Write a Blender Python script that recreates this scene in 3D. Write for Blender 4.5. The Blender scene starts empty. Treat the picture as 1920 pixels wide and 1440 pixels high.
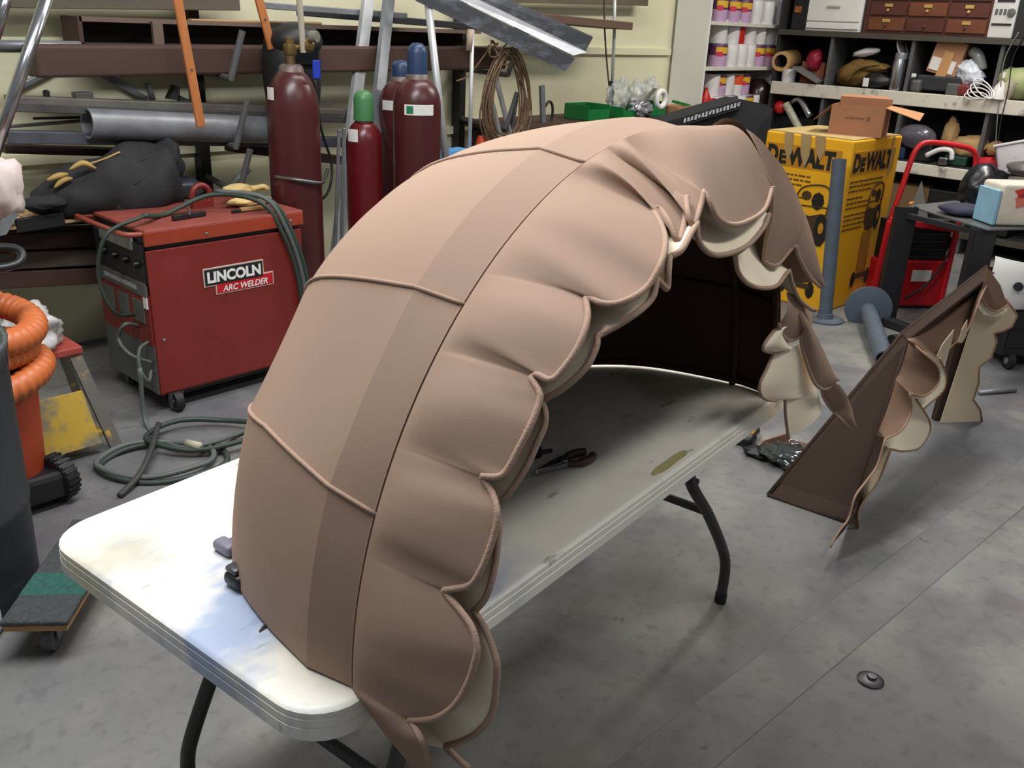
import bpy, bmesh, math, random
from mathutils import Vector, Matrix, noise
R = math.radians
random.seed(7)
C = bpy.context.scene.collection
# ------------------------------------------------------------------ camera
F_PX, PITCH, ROLL, YAW, HC = 1685.9, R(21.913), R(2.590), R(47.665), 1.651
_F = Vector((math.sin(YAW)*math.cos(PITCH), math.cos(YAW)*math.cos(PITCH), -math.sin(PITCH)))
_R0 = Vector((math.cos(YAW), -math.sin(YAW), 0)); _U0 = _R0.cross(_F)
_R = math.cos(ROLL)*_R0 + math.sin(ROLL)*_U0
_U = -math.sin(ROLL)*_R0 + math.cos(ROLL)*_U0
cam = bpy.data.cameras.new('camera'); camo = bpy.data.objects.new('camera', cam); C.objects.link(camo)
m = Matrix((_R, _U, -_F)).transposed().to_4x4(); m.translation = Vector((0, 0, HC)); camo.matrix_world = m
cam.sensor_width = 36; cam.lens = 36*F_PX/1920; cam.clip_start = .05; cam.clip_end = 60
bpy.context.scene.camera = camo
# ------------------------------------------------------------------ world, lights, exposure
W_ = bpy.data.worlds.new('world'); bpy.context.scene.world = W_; W_.use_nodes = True
W_.node_tree.nodes['Background'].inputs[0].default_value = (.86, .93, 1, 1)
W_.node_tree.nodes['Background'].inputs[1].default_value = .17
def area(name, loc, sx, sy, power, col=(1, .97, .93), aim=None):
    l = bpy.data.lights.new(name, 'AREA'); l.shape = 'RECTANGLE'; l.size = sx; l.size_y = sy; l.energy = power; l.color = col
    o = bpy.data.objects.new(name, l); C.objects.link(o); o.location = loc
    if aim: o.rotation_euler = (Vector(aim)-Vector(loc)).to_track_quat('-Z', 'Y').to_euler()
    return o
area('ceiling_tube_light', (.9, 1.9, 3.3), 2.2, .5, 96, (.97, .985, 1))
area('ceiling_tube_light', (2.6, -.35, 3.4), 2.4, .4, 34, (1, .98, .95))
area('ceiling_tube_light', (3.6, 3.1, 3.5), 2.4, .4, 40, (1, .97, .93))
area('ceiling_tube_light', (6.4, 1.9, 3.5), 2.4, .4, 84, (1, .96, .9))
vs = bpy.context.scene.view_settings
vs.view_transform = 'Standard'; vs.look = 'None'; vs.gamma = 1; vs.exposure = .31; vs.use_curve_mapping = False
# ------------------------------------------------------------------ measuring helpers: a sight line met with a real plane
def ray(px, py): return (px-960)/F_PX*_R - (py-720)/F_PX*_U + _F
def _hit(px, py, n, k):
    d = ray(px, py); o = Vector((0, 0, HC)); return o + d*((k - o.dot(n))/d.dot(n))
def aZ(px, py, z=0.): return _hit(px, py, Vector((0, 0, 1)), z)
def aX(px, py, x): return _hit(px, py, Vector((1, 0, 0)), x)
def aY(px, py, y): return _hit(px, py, Vector((0, 1, 0)), y)
TA = R(84.483)
LV = Vector((math.sin(TA), math.cos(TA), 0)); SV = Vector((-math.cos(TA), math.sin(TA), 0)); ZV = Vector((0, 0, 1))
def T(l, s, z): return LV*l + SV*s + ZV*z
XV = Vector((1, 0, 0)); YV = Vector((0, 1, 0))
# ------------------------------------------------------------------ materials
def lin(c): return tuple(((v/255)/12.92 if v/255 <= .04045 else ((v/255+.055)/1.055)**2.4) for v in c)
_M = {}
def mat(name, col, rough=.6, metal=0., var=.12, scale=6., bump=0., bscale=40., col2=None, stretch=None, thr=None, spec=.5, alpha=1, trans=0.):
    if name in _M: return _M[name]
    M = bpy.data.materials.new(name); M.use_nodes = True; nt = M.node_tree; b = nt.nodes['Principled BSDF']
    N = nt.nodes.new; L = nt.links.new
    b.inputs['Roughness'].default_value = rough; b.inputs['Metallic'].default_value = metal
    b.inputs['Specular IOR Level'].default_value = spec; b.inputs['Alpha'].default_value = alpha
    b.inputs['Transmission Weight'].default_value = trans
    tc = N('ShaderNodeTexCoord'); src = tc.outputs['Object']
    if stretch:
        mp = N('ShaderNodeMapping'); mp.inputs['Scale'].default_value = stretch; L(src, mp.inputs[0]); src = mp.outputs[0]
    nz = N('ShaderNodeTexNoise'); nz.inputs['Scale'].default_value = scale; nz.inputs['Detail'].default_value = 6; nz.inputs['Roughness'].default_value = .65; L(src, nz.inputs[0])
    rp = N('ShaderNodeValToRGB'); a, bb = thr or (.3, .7); rp.color_ramp.elements[0].position = a; rp.color_ramp.elements[1].position = bb
    c = lin(col)
    if col2: c0, c1 = c, lin(col2)
    else: c0 = tuple(v*(1-var) for v in c); c1 = tuple(min(1, v*(1+var)) for v in c)
    rp.color_ramp.elements[0].color = (*c0, 1); rp.color_ramp.elements[1].color = (*c1, 1)
    L(nz.outputs['Fac'], rp.inputs[0]); L(rp.outputs[0], b.inputs['Base Color'])
    if bump:
        n2 = N('ShaderNodeTexNoise'); n2.inputs['Scale'].default_value = bscale; n2.inputs['Detail'].default_value = 4; L(src, n2.inputs[0])
        bp = N('ShaderNodeBump'); bp.inputs['Strength'].default_value = bump; bp.inputs['Distance'].default_value = .01; L(n2.outputs['Fac'], bp.inputs['Height']); L(bp.outputs[0], b.inputs['Normal'])
    _M[name] = M; return M
# ------------------------------------------------------------------ geometry generators: each returns (verts, faces)
def merge(*gs):
    V, Fs = [], []
    for v, f in gs:
        o = len(V); V += list(v); Fs += [tuple(i+o for i in q) for q in f]
    return V, Fs
def gbox(c, s, ax=None, bev=0., seg=2):
    """box at centre c with full sizes s along axes ax (three vectors)"""
    ax = ax or (XV, YV, ZV); c = Vector(c)
    if bev:
        bm = bmesh.new(); bmesh.ops.create_cube(bm, size=1)
        for v in bm.verts: v.co = Vector((v.co.x*s[0], v.co.y*s[1], v.co.z*s[2]))
        bmesh.ops.bevel(bm, geom=bm.edges[:], offset=min(bev, min(s)*.45), segments=seg, affect='EDGES', profile=.5)
        bm.verts.index_update(); V = [c + ax[0]*v.co.x + ax[1]*v.co.y + ax[2]*v.co.z for v in bm.verts]; Fs = [tuple(v.index for v in f.verts) for f in bm.faces]; bm.free(); return V, Fs
    V = [c + ax[0]*(s[0]*i/2) + ax[1]*(s[1]*j/2) + ax[2]*(s[2]*k/2) for i in (-1, 1) for j in (-1, 1) for k in (-1, 1)]
    return V, [(0, 1, 3, 2), (4, 6, 7, 5), (0, 4, 5, 1), (2, 3, 7, 6), (0, 2, 6, 4), (1, 5, 7, 3)]
def axes(d, up=ZV):
    """frame whose first axis is d"""
    x = Vector(d).normalized(); y = up.cross(x)
    if y.length < 1e-5: y = YV.copy()
    y.normalize(); return (x, y, x.cross(y))
def gbar(a, b, w, h, up=ZV, bev=0.):
    a, b = Vector(a), Vector(b); f = axes(b-a, up); return gbox((a+b)/2, ((b-a).length, w, h), f, bev)
def smooth_pts(pts, n=8, closed=False):
    P = [Vector(p) for p in pts]; k = len(P); out = []
    for i in range(k if closed else k-1):
        p1, p2 = P[i], P[(i+1) % k]
        p0 = P[(i-1) % k] if closed or i > 0 else p1*2-p2
        p3 = P[(i+2) % k] if closed or i+2 < k else p2*2-p1
        for j in range(n):
            t = j/n; out.append(.5*((2*p1) + (p2-p0)*t + (2*p0-5*p1+4*p2-p3)*t*t + (3*p1-p0-3*p2+p3)*t**3))
    if not closed: out.append(P[-1])
    return out
def gtube(pts, r, n=10, closed=False):
    P = [Vector(p) for p in pts]; k = len(P); V, Fs = [], []
    rr = r if isinstance(r, (list, tuple)) else [r]*k
    t = [(P[(i+1) % k]-P[i-1]) if closed or 0 < i < k-1 else (P[1]-P[0] if i == 0 else P[-1]-P[-2]) for i in range(k)]
    t = [v.normalized() if v.length > 1e-9 else ZV for v in t]
    u = t[0].orthogonal().normalized()
    for i in range(k):
        u = (u - t[i]*u.dot(t[i])); u = u.normalized() if u.length > 1e-6 else t[i].orthogonal().normalized(); w = t[i].cross(u)
        V += [P[i] + (u*math.cos(2*math.pi*j/n) + w*math.sin(2*math.pi*j/n))*rr[i] for j in range(n)]
    for i in range(k if closed else k-1):
        a, b = i*n, ((i+1) % k)*n
        Fs += [(a+j, a+(j+1) % n, b+(j+1) % n, b+j) for j in range(n)]
    if not closed: Fs += [tuple(range(n))[::-1], tuple(range((k-1)*n, k*n))]
    return V, Fs
def gpipe(a, b, r, ri, n=20):
    """open hollow pipe from a to b"""
    a, b = Vector(a), Vector(b); f = axes(b-a); V = []
    for p, q in ((a, r), (b, r), (b, ri), (a, ri)): V += [p + (f[1]*math.cos(2*math.pi*j/n)+f[2]*math.sin(2*math.pi*j/n))*q for j in range(n)]
    return V, [(i*n+j, i*n+(j+1) % n, ((i+1) % 4)*n+(j+1) % n, ((i+1) % 4)*n+j) for i in range(4) for j in range(n)]
def glathe(prof, c=(0, 0, 0), n=28, ax=None):
    """prof = [(radius, height)] turned about the third axis"""
    ax = ax or (XV, YV, ZV); c = Vector(c); V, Fs = [], []
    for r, z in prof: V += [c + ax[0]*(r*math.cos(2*math.pi*j/n)) + ax[1]*(r*math.sin(2*math.pi*j/n)) + ax[2]*z for j in range(n)]
    for i in range(len(prof)-1): Fs += [(i*n+j, i*n+(j+1) % n, (i+1)*n+(j+1) % n, (i+1)*n+j) for j in range(n)]
    if prof[0][0] > 1e-4: Fs.append(tuple(range(n))[::-1])
    if prof[-1][0] > 1e-4: Fs.append(tuple(range((len(prof)-1)*n, len(prof)*n)))
    return V, Fs
def gprism(poly, thick):
    """closed 3D polygon extruded by vector thick"""
    P = [Vector(p) for p in poly]; k = len(P); t = Vector(thick); V = P + [p+t for p in P]
    return V, [tuple(range(k))[::-1], tuple(range(k, 2*k))] + [(i, (i+1) % k, k+(i+1) % k, k+i) for i in range(k)]
def ggrid(fn, nu, nv, closed_u=False):
    V = [Vector(fn(i/(nu if closed_u else nu-1), j/(nv-1))) for i in range(nu) for j in range(nv)]; Fs = []
    for i in range(nu if closed_u else nu-1):
        a, b = i*nv, ((i+1) % nu)*nv
        Fs += [(a+j, b+j, b+j+1, a+j+1) for j in range(nv-1)]
    return V, Fs
def gblob(c, s, amp=.2, freq=2., seed=0, sub=3, ax=None, flat=None, crease=1.):
    """crumpled soft lump; flat = lowest world z it may reach (it settles on that)"""
    ax = ax or (XV, YV, ZV); c = Vector(c); bm = bmesh.new(); bmesh.ops.create_icosphere(bm, subdivisions=sub, radius=1); V = []
    for v in bm.verts:
        p = v.co.copy(); q = p*freq + Vector((seed*3.1, seed*1.7, seed*2.3))
        k = 1 + amp*(noise.noise(q) + .6*crease*(abs(noise.noise(q*2.1))-.25) + .35*noise.noise(q*4.3))
        w = c + ax[0]*(p.x*s[0]*k) + ax[1]*(p.y*s[1]*k) + ax[2]*(p.z*s[2]*k)
        if flat is not None and w.z < flat: w.z = flat
        V.append(w)
    bm.verts.index_update(); Fs = [tuple(v.index for v in f.verts) for f in bm.faces]; bm.free(); return V, Fs
# ------------------------------------------------------------------ objects
WO = {}
def thing(name, label, cat, loc, group=None):
    o = bpy.data.objects.new(name, None); C.objects.link(o); o.location = loc; o.empty_display_size = .05
    o['label'] = label; o['category'] = cat
    if group: o['group'] = group
    WO[o.name] = Vector(loc); return o
def obj(name, g, m, parent=None, smooth=False, label=None, cat=None, group=None, kind=None, org=None):
    V, Fs = g
    if parent is not None: O = WO[parent.name]
    elif org is not None: O = Vector(org)
    else:
        O = Vector((sum(v[0] for v in V)/len(V), sum(v[1] for v in V)/len(V), min(v[2] for v in V)))
    me = bpy.data.meshes.new(name); me.from_pydata([tuple(Vector(v)-O) for v in V], [], Fs); me.update()
    bm = bmesh.new(); bm.from_mesh(me); bmesh.ops.recalc_face_normals(bm, faces=bm.faces[:]); bm.to_mesh(me); bm.free()
    if smooth:
        me.polygons.foreach_set('use_smooth', [True]*len(me.polygons))
        if smooth != 'all': me.set_sharp_from_angle(angle=R(smooth if smooth > 1 else 40))
    me.materials.append(m)
    o = bpy.data.objects.new(name, me); C.objects.link(o); WO[o.name] = O
    if parent is not None: o.parent = parent
    else: o.location = O
    if label: o['label'] = label
    if cat: o['category'] = cat
    if group: o['group'] = group
    if kind: o['kind'] = kind
    return o
def text(name, s, org, ux, uy, h, m, parent, width=None, shear=0, bold=0., label=None):
    """flat lettering: org = left end of baseline, ux/uy = reading and up directions, h = capital height"""
    cu = bpy.data.curves.new('lettering', 'FONT'); cu.body = s; cu.size = 1; cu.extrude = .004; cu.shear = shear; cu.offset = bold; cu.resolution_u = 3
    to = bpy.data.objects.new('lettering', cu); me = bpy.data.meshes.new_from_object(to)
    xs = [v.co.x for v in me.vertices]; x0, x1 = min(xs), max(xs)
    ux, uy = Vector(ux).normalized(), Vector(uy).normalized(); n = ux.cross(uy)
    k = h/.69; kx = (width/(x1-x0)) if width else k
    V = [Vector(org) + ux*((v.co.x-x0)*kx) + uy*(v.co.y*k) + n*(v.co.z*.2*k+.0008) for v in me.vertices]
    Fs = [tuple(p.vertices) for p in me.polygons]
    bpy.data.objects.remove(to); bpy.data.meshes.remove(me)
    o = obj(name, (V, Fs), m, parent)
    if label: o['label'] = label
    return o
def copy_tree(o, loc, label=None, parent=None):
    c = o.copy(); C.objects.link(c)
    if parent is None: c.location = loc
    else: c.parent = parent
    if label: c['label'] = label
    for ch in list(o.children): copy_tree(ch, None, None, c)
    return c
def lerp(a, b, t): return a + (b-a)*t
# ================================================================== room
def floor_material():
    M = mat('concrete', (112, 111, 108), .62, 0, .16, 1.3, .12, 60); nt = M.node_tree; N = nt.nodes.new; L = nt.links.new
    b = nt.nodes['Principled BSDF']; base = [l for l in nt.links if l.to_socket == b.inputs['Base Color']][0].from_socket
    tc = N('ShaderNodeTexCoord')
    def layer(prev, scale, lo, hi, col, fac, detail=3, seed=0):
        mp = N('ShaderNodeMapping'); mp.inputs['Location'].default_value = (seed, seed*2, 0); L(tc.outputs['Object'], mp.inputs[0])
        n = N('ShaderNodeTexNoise'); n.inputs['Scale'].default_value = scale; n.inputs['Detail'].default_value = detail; L(mp.outputs[0], n.inputs[0])
        r = N('ShaderNodeValToRGB'); r.color_ramp.elements[0].position = lo; r.color_ramp.elements[1].position = hi
        r.color_ramp.elements[0].color = (0, 0, 0, 1); r.color_ramp.elements[1].color = (fac, fac, fac, 1); L(n.outputs['Fac'], r.inputs[0])
        x = N('ShaderNodeMix'); x.data_type = 'RGBA'; L(r.outputs[0], x.inputs[0]); L(prev, x.inputs[6]); x.inputs[7].default_value = (*lin(col), 1); return x.outputs[2]
    c = layer(base, .55, .48, .62, (92, 93, 98), .85)
    c = layer(c, 1.7, .5, .64, (138, 134, 126), .8, 8, 3)
    c = layer(c, 3.1, .58, .66, (92, 82, 88), .55, 7, 9)
    c = layer(c, 14, .70, .74, (66, 64, 64), .6, 4, 5)
    c = layer(c, 40, .74, .78, (150, 150, 148), .35, 3, 2)
    c = layer(c, 5, .5, .7, (90, 89, 92), .65, 9, 21)
    c = layer(c, 22, .54, .7, (84, 82, 83), .45, 8, 31)
    c = layer(c, 1.1, .62, .74, (84, 78, 66), .6, 5, 14)
    L(c, b.inputs['Base Color']); return M
CONC = floor_material()
wallm = mat('pale_yellow_paint', (224, 220, 186), .55, 0, .05, 1.2)
obj('floor', gbox((4, 2, -.05), (14, 9, .1)), CONC, kind='structure', org=(4, 2, -.05))
# saw-cut trench patch crossing the slab towards the far right
pa, pb = aZ(1290, 1400), aZ(1700, 1075); dv = (pb-pa).normalized(); nv = Vector((-dv.y, dv.x, 0))
patch = mat('patched_concrete', (98, 96, 93), .6, 0, .12, 3, .1, 70)
tr = obj('trim_1', gbox(lerp(pa, pb, .9)+ZV*.0002, (3.4, .165, .002), (dv, nv, ZV)), CONC, kind='structure')
for s_ in (-1, 1): obj('saw_cut', gbox(lerp(pa, pb, .9)+nv*(s_*.0835)+ZV*.0004, (3.4, .0035, .002), (dv, nv, ZV)), patch, tr)
obj('wall_back', gbox((4, 4.72, 1.6), (14, .14, 3.4)), wallm, kind='structure')
obj('wall_right', gbox((8.97, 1.2, 1.6), (.14, 7.0, 3.4)), mat('dark_wall', (70, 68, 62), .7), kind='structure')
for i, z in enumerate((.95, 1.47)):
    obj('trim_%d' % (i+2), gbox((3.2, 4.635, z), (7.4, .03, .05)), wallm, kind='structure')
# dark floor drain plug in the slab
d = aZ(1632, 1276)
t = thing('floor_plug', 'dark metal plug set in the concrete at lower right', 'plug', d)
obj('plug_ring', glathe([(.0, .001), (.036, .001), (.036, .004), (.03, .006), (0, .006)], d, 24), mat('plug_metal', (66, 64, 66), .35, .8), t, True)
obj('plug_cap', glathe([(0, .006), (.014, .006), (.012, .012), (0, .013)], d+XV*.008, 16), mat('plug_bright', (78, 76, 78), .4, .6), t, True)

# ================================================================== folding table
TZ = .74
L0, L1, S0, S1 = .621, 2.451, .774, 1.534
plast = mat('white_plastic', (236, 231, 219), .42, 0, .03, 5, .05, 250)
def table_material():
    M = plast; nt = M.node_tree; N = nt.nodes.new; L = nt.links.new
    b = nt.nodes['Principled BSDF']; base = [l for l in nt.links if l.to_socket == b.inputs['Base Color']][0].from_socket
    tc = N('ShaderNodeTexCoord')
    def layer(prev, loc, sc, lo, hi, col, fac, scale):
        mp = N('ShaderNodeMapping'); mp.inputs['Location'].default_value = loc; mp.inputs['Scale'].default_value = sc; mp.inputs['Rotation'].default_value = (0, 0, R(-25)); L(tc.outputs['Object'], mp.inputs[0])
        n = N('ShaderNodeTexNoise'); n.inputs['Scale'].default_value = scale; n.inputs['Detail'].default_value = 4; L(mp.outputs[0], n.inputs[0])
        r = N('ShaderNodeValToRGB'); r.color_ramp.elements[0].position = lo; r.color_ramp.elements[1].position = hi
        r.color_ramp.elements[0].color = (0, 0, 0, 1); r.color_ramp.elements[1].color = (fac, fac, fac, 1); L(n.outputs['Fac'], r.inputs[0])
        x = N('ShaderNodeMix'); x.data_type = 'RGBA'; L(r.outputs[0], x.inputs[0]); L(prev, x.inputs[6]); x.inputs[7].default_value = (*lin(col), 1); return x.outputs[2]
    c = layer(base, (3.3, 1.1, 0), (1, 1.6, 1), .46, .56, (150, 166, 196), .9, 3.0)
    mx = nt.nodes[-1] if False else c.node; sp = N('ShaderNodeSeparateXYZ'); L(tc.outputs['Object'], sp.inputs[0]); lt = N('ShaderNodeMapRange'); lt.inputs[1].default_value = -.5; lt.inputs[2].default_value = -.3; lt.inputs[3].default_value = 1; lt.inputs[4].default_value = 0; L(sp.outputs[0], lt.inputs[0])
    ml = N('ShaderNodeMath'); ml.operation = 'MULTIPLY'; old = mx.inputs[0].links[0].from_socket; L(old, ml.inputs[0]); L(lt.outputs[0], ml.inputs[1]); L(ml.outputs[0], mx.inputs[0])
    c = layer(c, (7, 2, 0), (1, 1, 1), .55, .7, (190, 182, 158), .75, 3)
    c = layer(c, (1, 5, 0), (1, 3.5, 1), .66, .71, (96, 100, 104), .5, 9)
    L(c, b.inputs['Base Color'])
table_material()
def rrect(l0, l1, s0, s1, r, n=7):
    out = []
    for cx, cy, a0 in ((l1-r, s1-r, 0), (l0+r, s1-r, 90), (l0+r, s0+r, 180), (l1-r, s0+r, 270)):
        out += [(cx+r*math.cos(R(a0+90*i/n)), cy+r*math.sin(R(a0+90*i/n))) for i in range(n+1)]
    return out
tb = thing('folding_table', 'long white plastic folding table under the big tan awning', 'table', T((L0+L1)/2, (S0+S1)/2, 0))
def ring_stack(levels):
    V, Fs = [], []; k = None
    for ins, z in levels:
        pts = rrect(L0+ins, L1-ins, S0+ins, S1-ins, .085-ins*.6); k = len(pts); V += [T(a, b, z) for a, b in pts]
    for i in range(len(levels)-1): Fs += [(i*k+j, i*k+(j+1) % k, (i+1)*k+(j+1) % k, (i+1)*k+j) for j in range(k)]
    Fs += [tuple(range(k))[::-1], tuple(range((len(levels)-1)*k, len(levels)*k))]; return V, Fs
obj('tabletop', ring_stack([(.03, .683), (.004, .683), (0, .688), (0, .708), (.002, .709), (.002, .7105), (.0005, .712), (.0005, .7235), (.0022, .725), (.0022, .726), (.0012, .7275), (.0015, .735), (.007, .7395), (.012, .74), (.03, .7402)]), plast, tb, 35)
legm = mat('grey_steel_tube', (62, 61, 58), .42, .3, .1, 20)
rub = mat('black_rubber', (22, 22, 23), .6, 0, .1)
def leg_pair(lt, lf):
    for s0, s1 in ((S0+.14, S0+.098), (S1-.14, S1-.098)):
        sm = (s0+s1)/2
        out = -1 if s0 < 1.1 else 1
        pts = smooth_pts([T(lt, s0, .695), T(lt, s0, .60), T(lerp(lt, lf, .1), s0+out*.002, .50), T(lerp(lt, lf, .5), s0+out*.02, .36), T(lerp(lt, lf, .9), s0+out*.035, .20), T(lf, s1, .12), T(lf, s1, .012)], 6)
        lg = obj('leg', gtube(pts, .0165, 12), legm, tb, 'all')
        obj('foot_cap', gtube([T(lf, s1, .0), T(lf, s1, .035)], .0185, 14), rub, lg, 50)
    obj('crossbar', gtube([T(lerp(lt, lf, .55), S0+.12, .36), T(lerp(lt, lf, .55), S1-.12, .36)], .013, 10), legm, tb, 'all')
    obj('hinge_bar', gtube([T(lt, S0+.1, .683), T(lt, S1-.1, .683)], .012, 10), legm, tb, 'all')
leg_pair(2.03, 2.30); leg_pair(.97, .80)
st = [aZ(x, y, TZ+.0004) for x, y in ((1222, 892), (1226, 880), (1245, 866), (1268, 850), (1286, 844), (1288, 852), (1272, 864), (1246, 884))]
obj('glue_stain', gprism(smooth_pts(st, 4, True), ZV*.0005), mat('yellow_stain', (176, 168, 116), .5, 0, .15, 30), tb)['label'] = 'yellowish dried glue stain'
obj('brace', gtube([T(2.05, 1.0, .55), T(2.06, .93, .52)], .008, 8), legm, tb)
for sgn, lt in ((-1, 2.07), (1, .945)):
    pts = [T(lt, 1.154, .50), T(lt+sgn*.38, 1.154, .683)]
    obj('brace', gtube(pts, .011, 8), legm, tb, 'all')
    obj('crossbar', gtube([T(lt, S0+.125, .50), T(lt, S1-.125, .50)], .012, 8), legm, tb, 'all')

# ================================================================== the big tan dome awning standing on the table
tan = mat('tan_awning_cloth', (154, 128, 110), .78, 0, .035, 3, .06, 500, spec=.25)
tan2 = mat('tan_piping_cloth', (170, 142, 123), .8, 0, .06, 30, .2, 300, spec=.2)
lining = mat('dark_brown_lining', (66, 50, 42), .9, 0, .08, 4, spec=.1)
cream = mat('cream_lining_cloth', (242, 228, 200), .8, 0, .03, 4, spec=.2)
AC = 1.472
RA, RB = .767, .747
PROF = [(.79, .992), (.88, 1.012), (.935, 1.0), (.99, .987), (1.05, .968), (1.1, .948), (1.15, .921), (1.2, .880), (1.25, .822), (1.3, .748), (1.36, .645), (1.42, .51), (1.46, .39), (1.49, .24), (1.5, .08)]
RIBS = [0, 21, 45.7, 71.5, 108.5, 134.3, 159, 180]
FLAT = [.35, .9, -.15, .1, -.15, .9, .35]      # how flat the cloth is pulled between two ribs
def prof(s):
    for i in range(len(PROF)-1):
        (a, ra), (b, rb) = PROF[i], PROF[i+1]
        if s <= b:
            f = (s-a)/(b-a)
            if i == 0 or i+2 >= len(PROF): return ra + (rb-ra)*f
            m0 = (rb-PROF[i-1][1])/(b-PROF[i-1][0]) if i > 1 else (rb-ra)/(b-a); m1 = (PROF[i+2][1]-ra)/(PROF[i+2][0]-a); h = b-a
            return (2*f**3-3*f*f+1)*ra + (f**3-2*f*f+f)*h*m0 + (-2*f**3+3*f*f)*rb + (f**3-f*f)*h*m1
    return PROF[-1][1]
def dome(tdeg, s, off=0.):
    r = prof(s); k = min(1, max(0, (s-.80)/.16))
    for a, b, fl in zip(RIBS, RIBS[1:], FLAT):
        if a <= tdeg <= b:
            h = (b-a)/2; chord = math.cos(R(h))/math.cos(R(tdeg-(a+b)/2)); r *= 1-(1-chord)*k*fl; break
    e = min(tdeg, 180-tdeg); w = 3.3*max(0, 1-abs(e-21)/23)*min(1, (s-.79)/.3); t = R(tdeg + (w if tdeg < 90 else -w)); return T(AC-(r*RA+off)*math.cos(t), s, TZ+.004+max(0, (r*RB+off)*math.sin(t)))
aw = thing('dome_awning', 'large tan fabric dome awning standing arched on the folding table', 'awning', T(AC, 1.1, TZ))
SS = [.79, .815, .84, .86, .88, .895, .92, .96, .995, 1.03, 1.065, 1.10, 1.135, 1.17, 1.205, 1.24, 1.275, 1.31, 1.345, 1.38, 1.405, 1.43, 1.45, 1.47, 1.485, 1.499]
for a, b in zip(RIBS, RIBS[1:]):
    g = ggrid(lambda u, v: dome(a+(b-a)*u, SS[round(v*(len(SS)-1))]), 13, len(SS))
    p = obj('gore_panel', g, tan, aw, 11)
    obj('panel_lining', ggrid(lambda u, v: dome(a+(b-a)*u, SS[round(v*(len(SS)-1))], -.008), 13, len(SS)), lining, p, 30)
def seam(tdeg, off, r, m, nm, s0=.79, s1=1.49):
    pts = [dome(tdeg, lerp(s0, s1, i/30), off) for i in range(31)]
    return obj(nm, gtube(pts, r, 8), m, aw, 'all')
for t_ in RIBS[1:-1]:
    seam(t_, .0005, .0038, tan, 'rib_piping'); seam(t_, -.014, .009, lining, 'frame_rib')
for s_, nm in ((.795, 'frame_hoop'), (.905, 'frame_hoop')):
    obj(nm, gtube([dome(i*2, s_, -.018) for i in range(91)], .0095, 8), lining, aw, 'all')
obj('rim_piping', gtube([dome(i*2, .79, .001) for i in range(91)], .0022, 8), mat('brown_piping', (120, 92, 76), .8), aw, 'all')
obj('stitch_line', gtube([dome(i*2, .797, .0006) for i in range(91)], .0013, 6), tan2, aw, 'all')
for t_ in (0.5, 179.5):
    obj('base_hem', gtube([dome(t_, lerp(.8, 1.48, i/24), -.014)+ZV*.006 for i in range(25)], .01, 8), lining, aw, 'all')
HEM_O=[[(0.736,0.667,0.655,-8.0),(0.697,0.643,0.742,-4.2),(0.707,0.675,0.753,-0.5)],[(0.707,0.68,0.754,1.0),(0.708,0.635,0.784,2.9),(0.71,0.603,0.821,4.8),(0.718,0.587,0.861,6.7),(0.723,0.579,0.901,8.6),(0.727,0.581,0.918,10.5),(0.733,0.595,0.936,12.4),(0.737,0.619,0.949,14.3),(0.741,0.648,0.96,16.2)],[(0.741,0.648,0.964,17.0),(0.748,0.616,0.981,18.6),(0.751,0.603,1.0,20.2),(0.764,0.597,1.032,21.9),(0.778,0.597,1.064,23.5),(0.786,0.603,1.081,25.1),(0.797,0.621,1.095,26.7),(0.8,0.637,1.105,28.4)],[(0.8,0.64,1.11,29.0),(0.804,0.619,1.115,30.5),(0.812,0.611,1.123,32.0),(0.826,0.605,1.148,33.5),(0.845,0.6,1.18,34.9),(0.864,0.603,1.202,36.4),(0.872,0.608,1.213,37.9),(0.88,0.627,1.224,39.4)],[(0.884,0.629,1.226,40.0),(0.884,0.621,1.231,41.4),(0.883,0.603,1.229,42.7),(0.892,0.595,1.236,44.1),(0.915,0.587,1.262,45.4),(0.937,0.589,1.284,46.8),(0.96,0.6,1.299,48.1),(0.983,0.619,1.311,49.5)],[(0.987,0.619,1.314,50.0),(0.983,0.592,1.312,52.6),(0.992,0.568,1.317,55.1),(1.037,0.56,1.329,57.7),(1.07,0.56,1.355,60.3),(1.119,0.581,1.373,62.8),(1.163,0.613,1.386,65.4),(1.207,0.653,1.396,68.0)],[(1.215,0.66,1.398,69.0),(1.224,0.65,1.396,70.3),(1.202,0.62,1.382,71.6),(1.194,0.6,1.362,72.9),(1.247,0.62,1.376,74.2),(1.297,0.645,1.404,75.5)],[(1.296,0.645,1.406,76.0),(1.257,0.62,1.391,77.2),(1.259,0.61,1.376,78.4),(1.317,0.63,1.39,79.5)],[(1.346,0.64,1.412,80.0),(1.341,0.625,1.396,83.8),(1.352,0.615,1.373,87.5),(1.412,0.615,1.352,91.2),(1.503,0.625,1.344,95.0),(1.621,0.645,1.346,98.8),(1.681,0.66,1.375,102.5)],[(1.684,0.66,1.381,104.0),(1.748,0.68,1.318,110.5),(1.792,0.7,1.253,116.9),(1.832,0.715,1.2,123.4)],[(1.832,0.715,1.2,126.0),(1.866,0.71,1.185,129.5),(1.9,0.705,1.182,133.1),(1.944,0.7,1.207,136.6)],[(1.97,0.7,1.214,138.0),(2.002,0.695,1.176,141.8),(2.071,0.69,1.125,145.6),(2.115,0.675,1.093,149.5)]]
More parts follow.
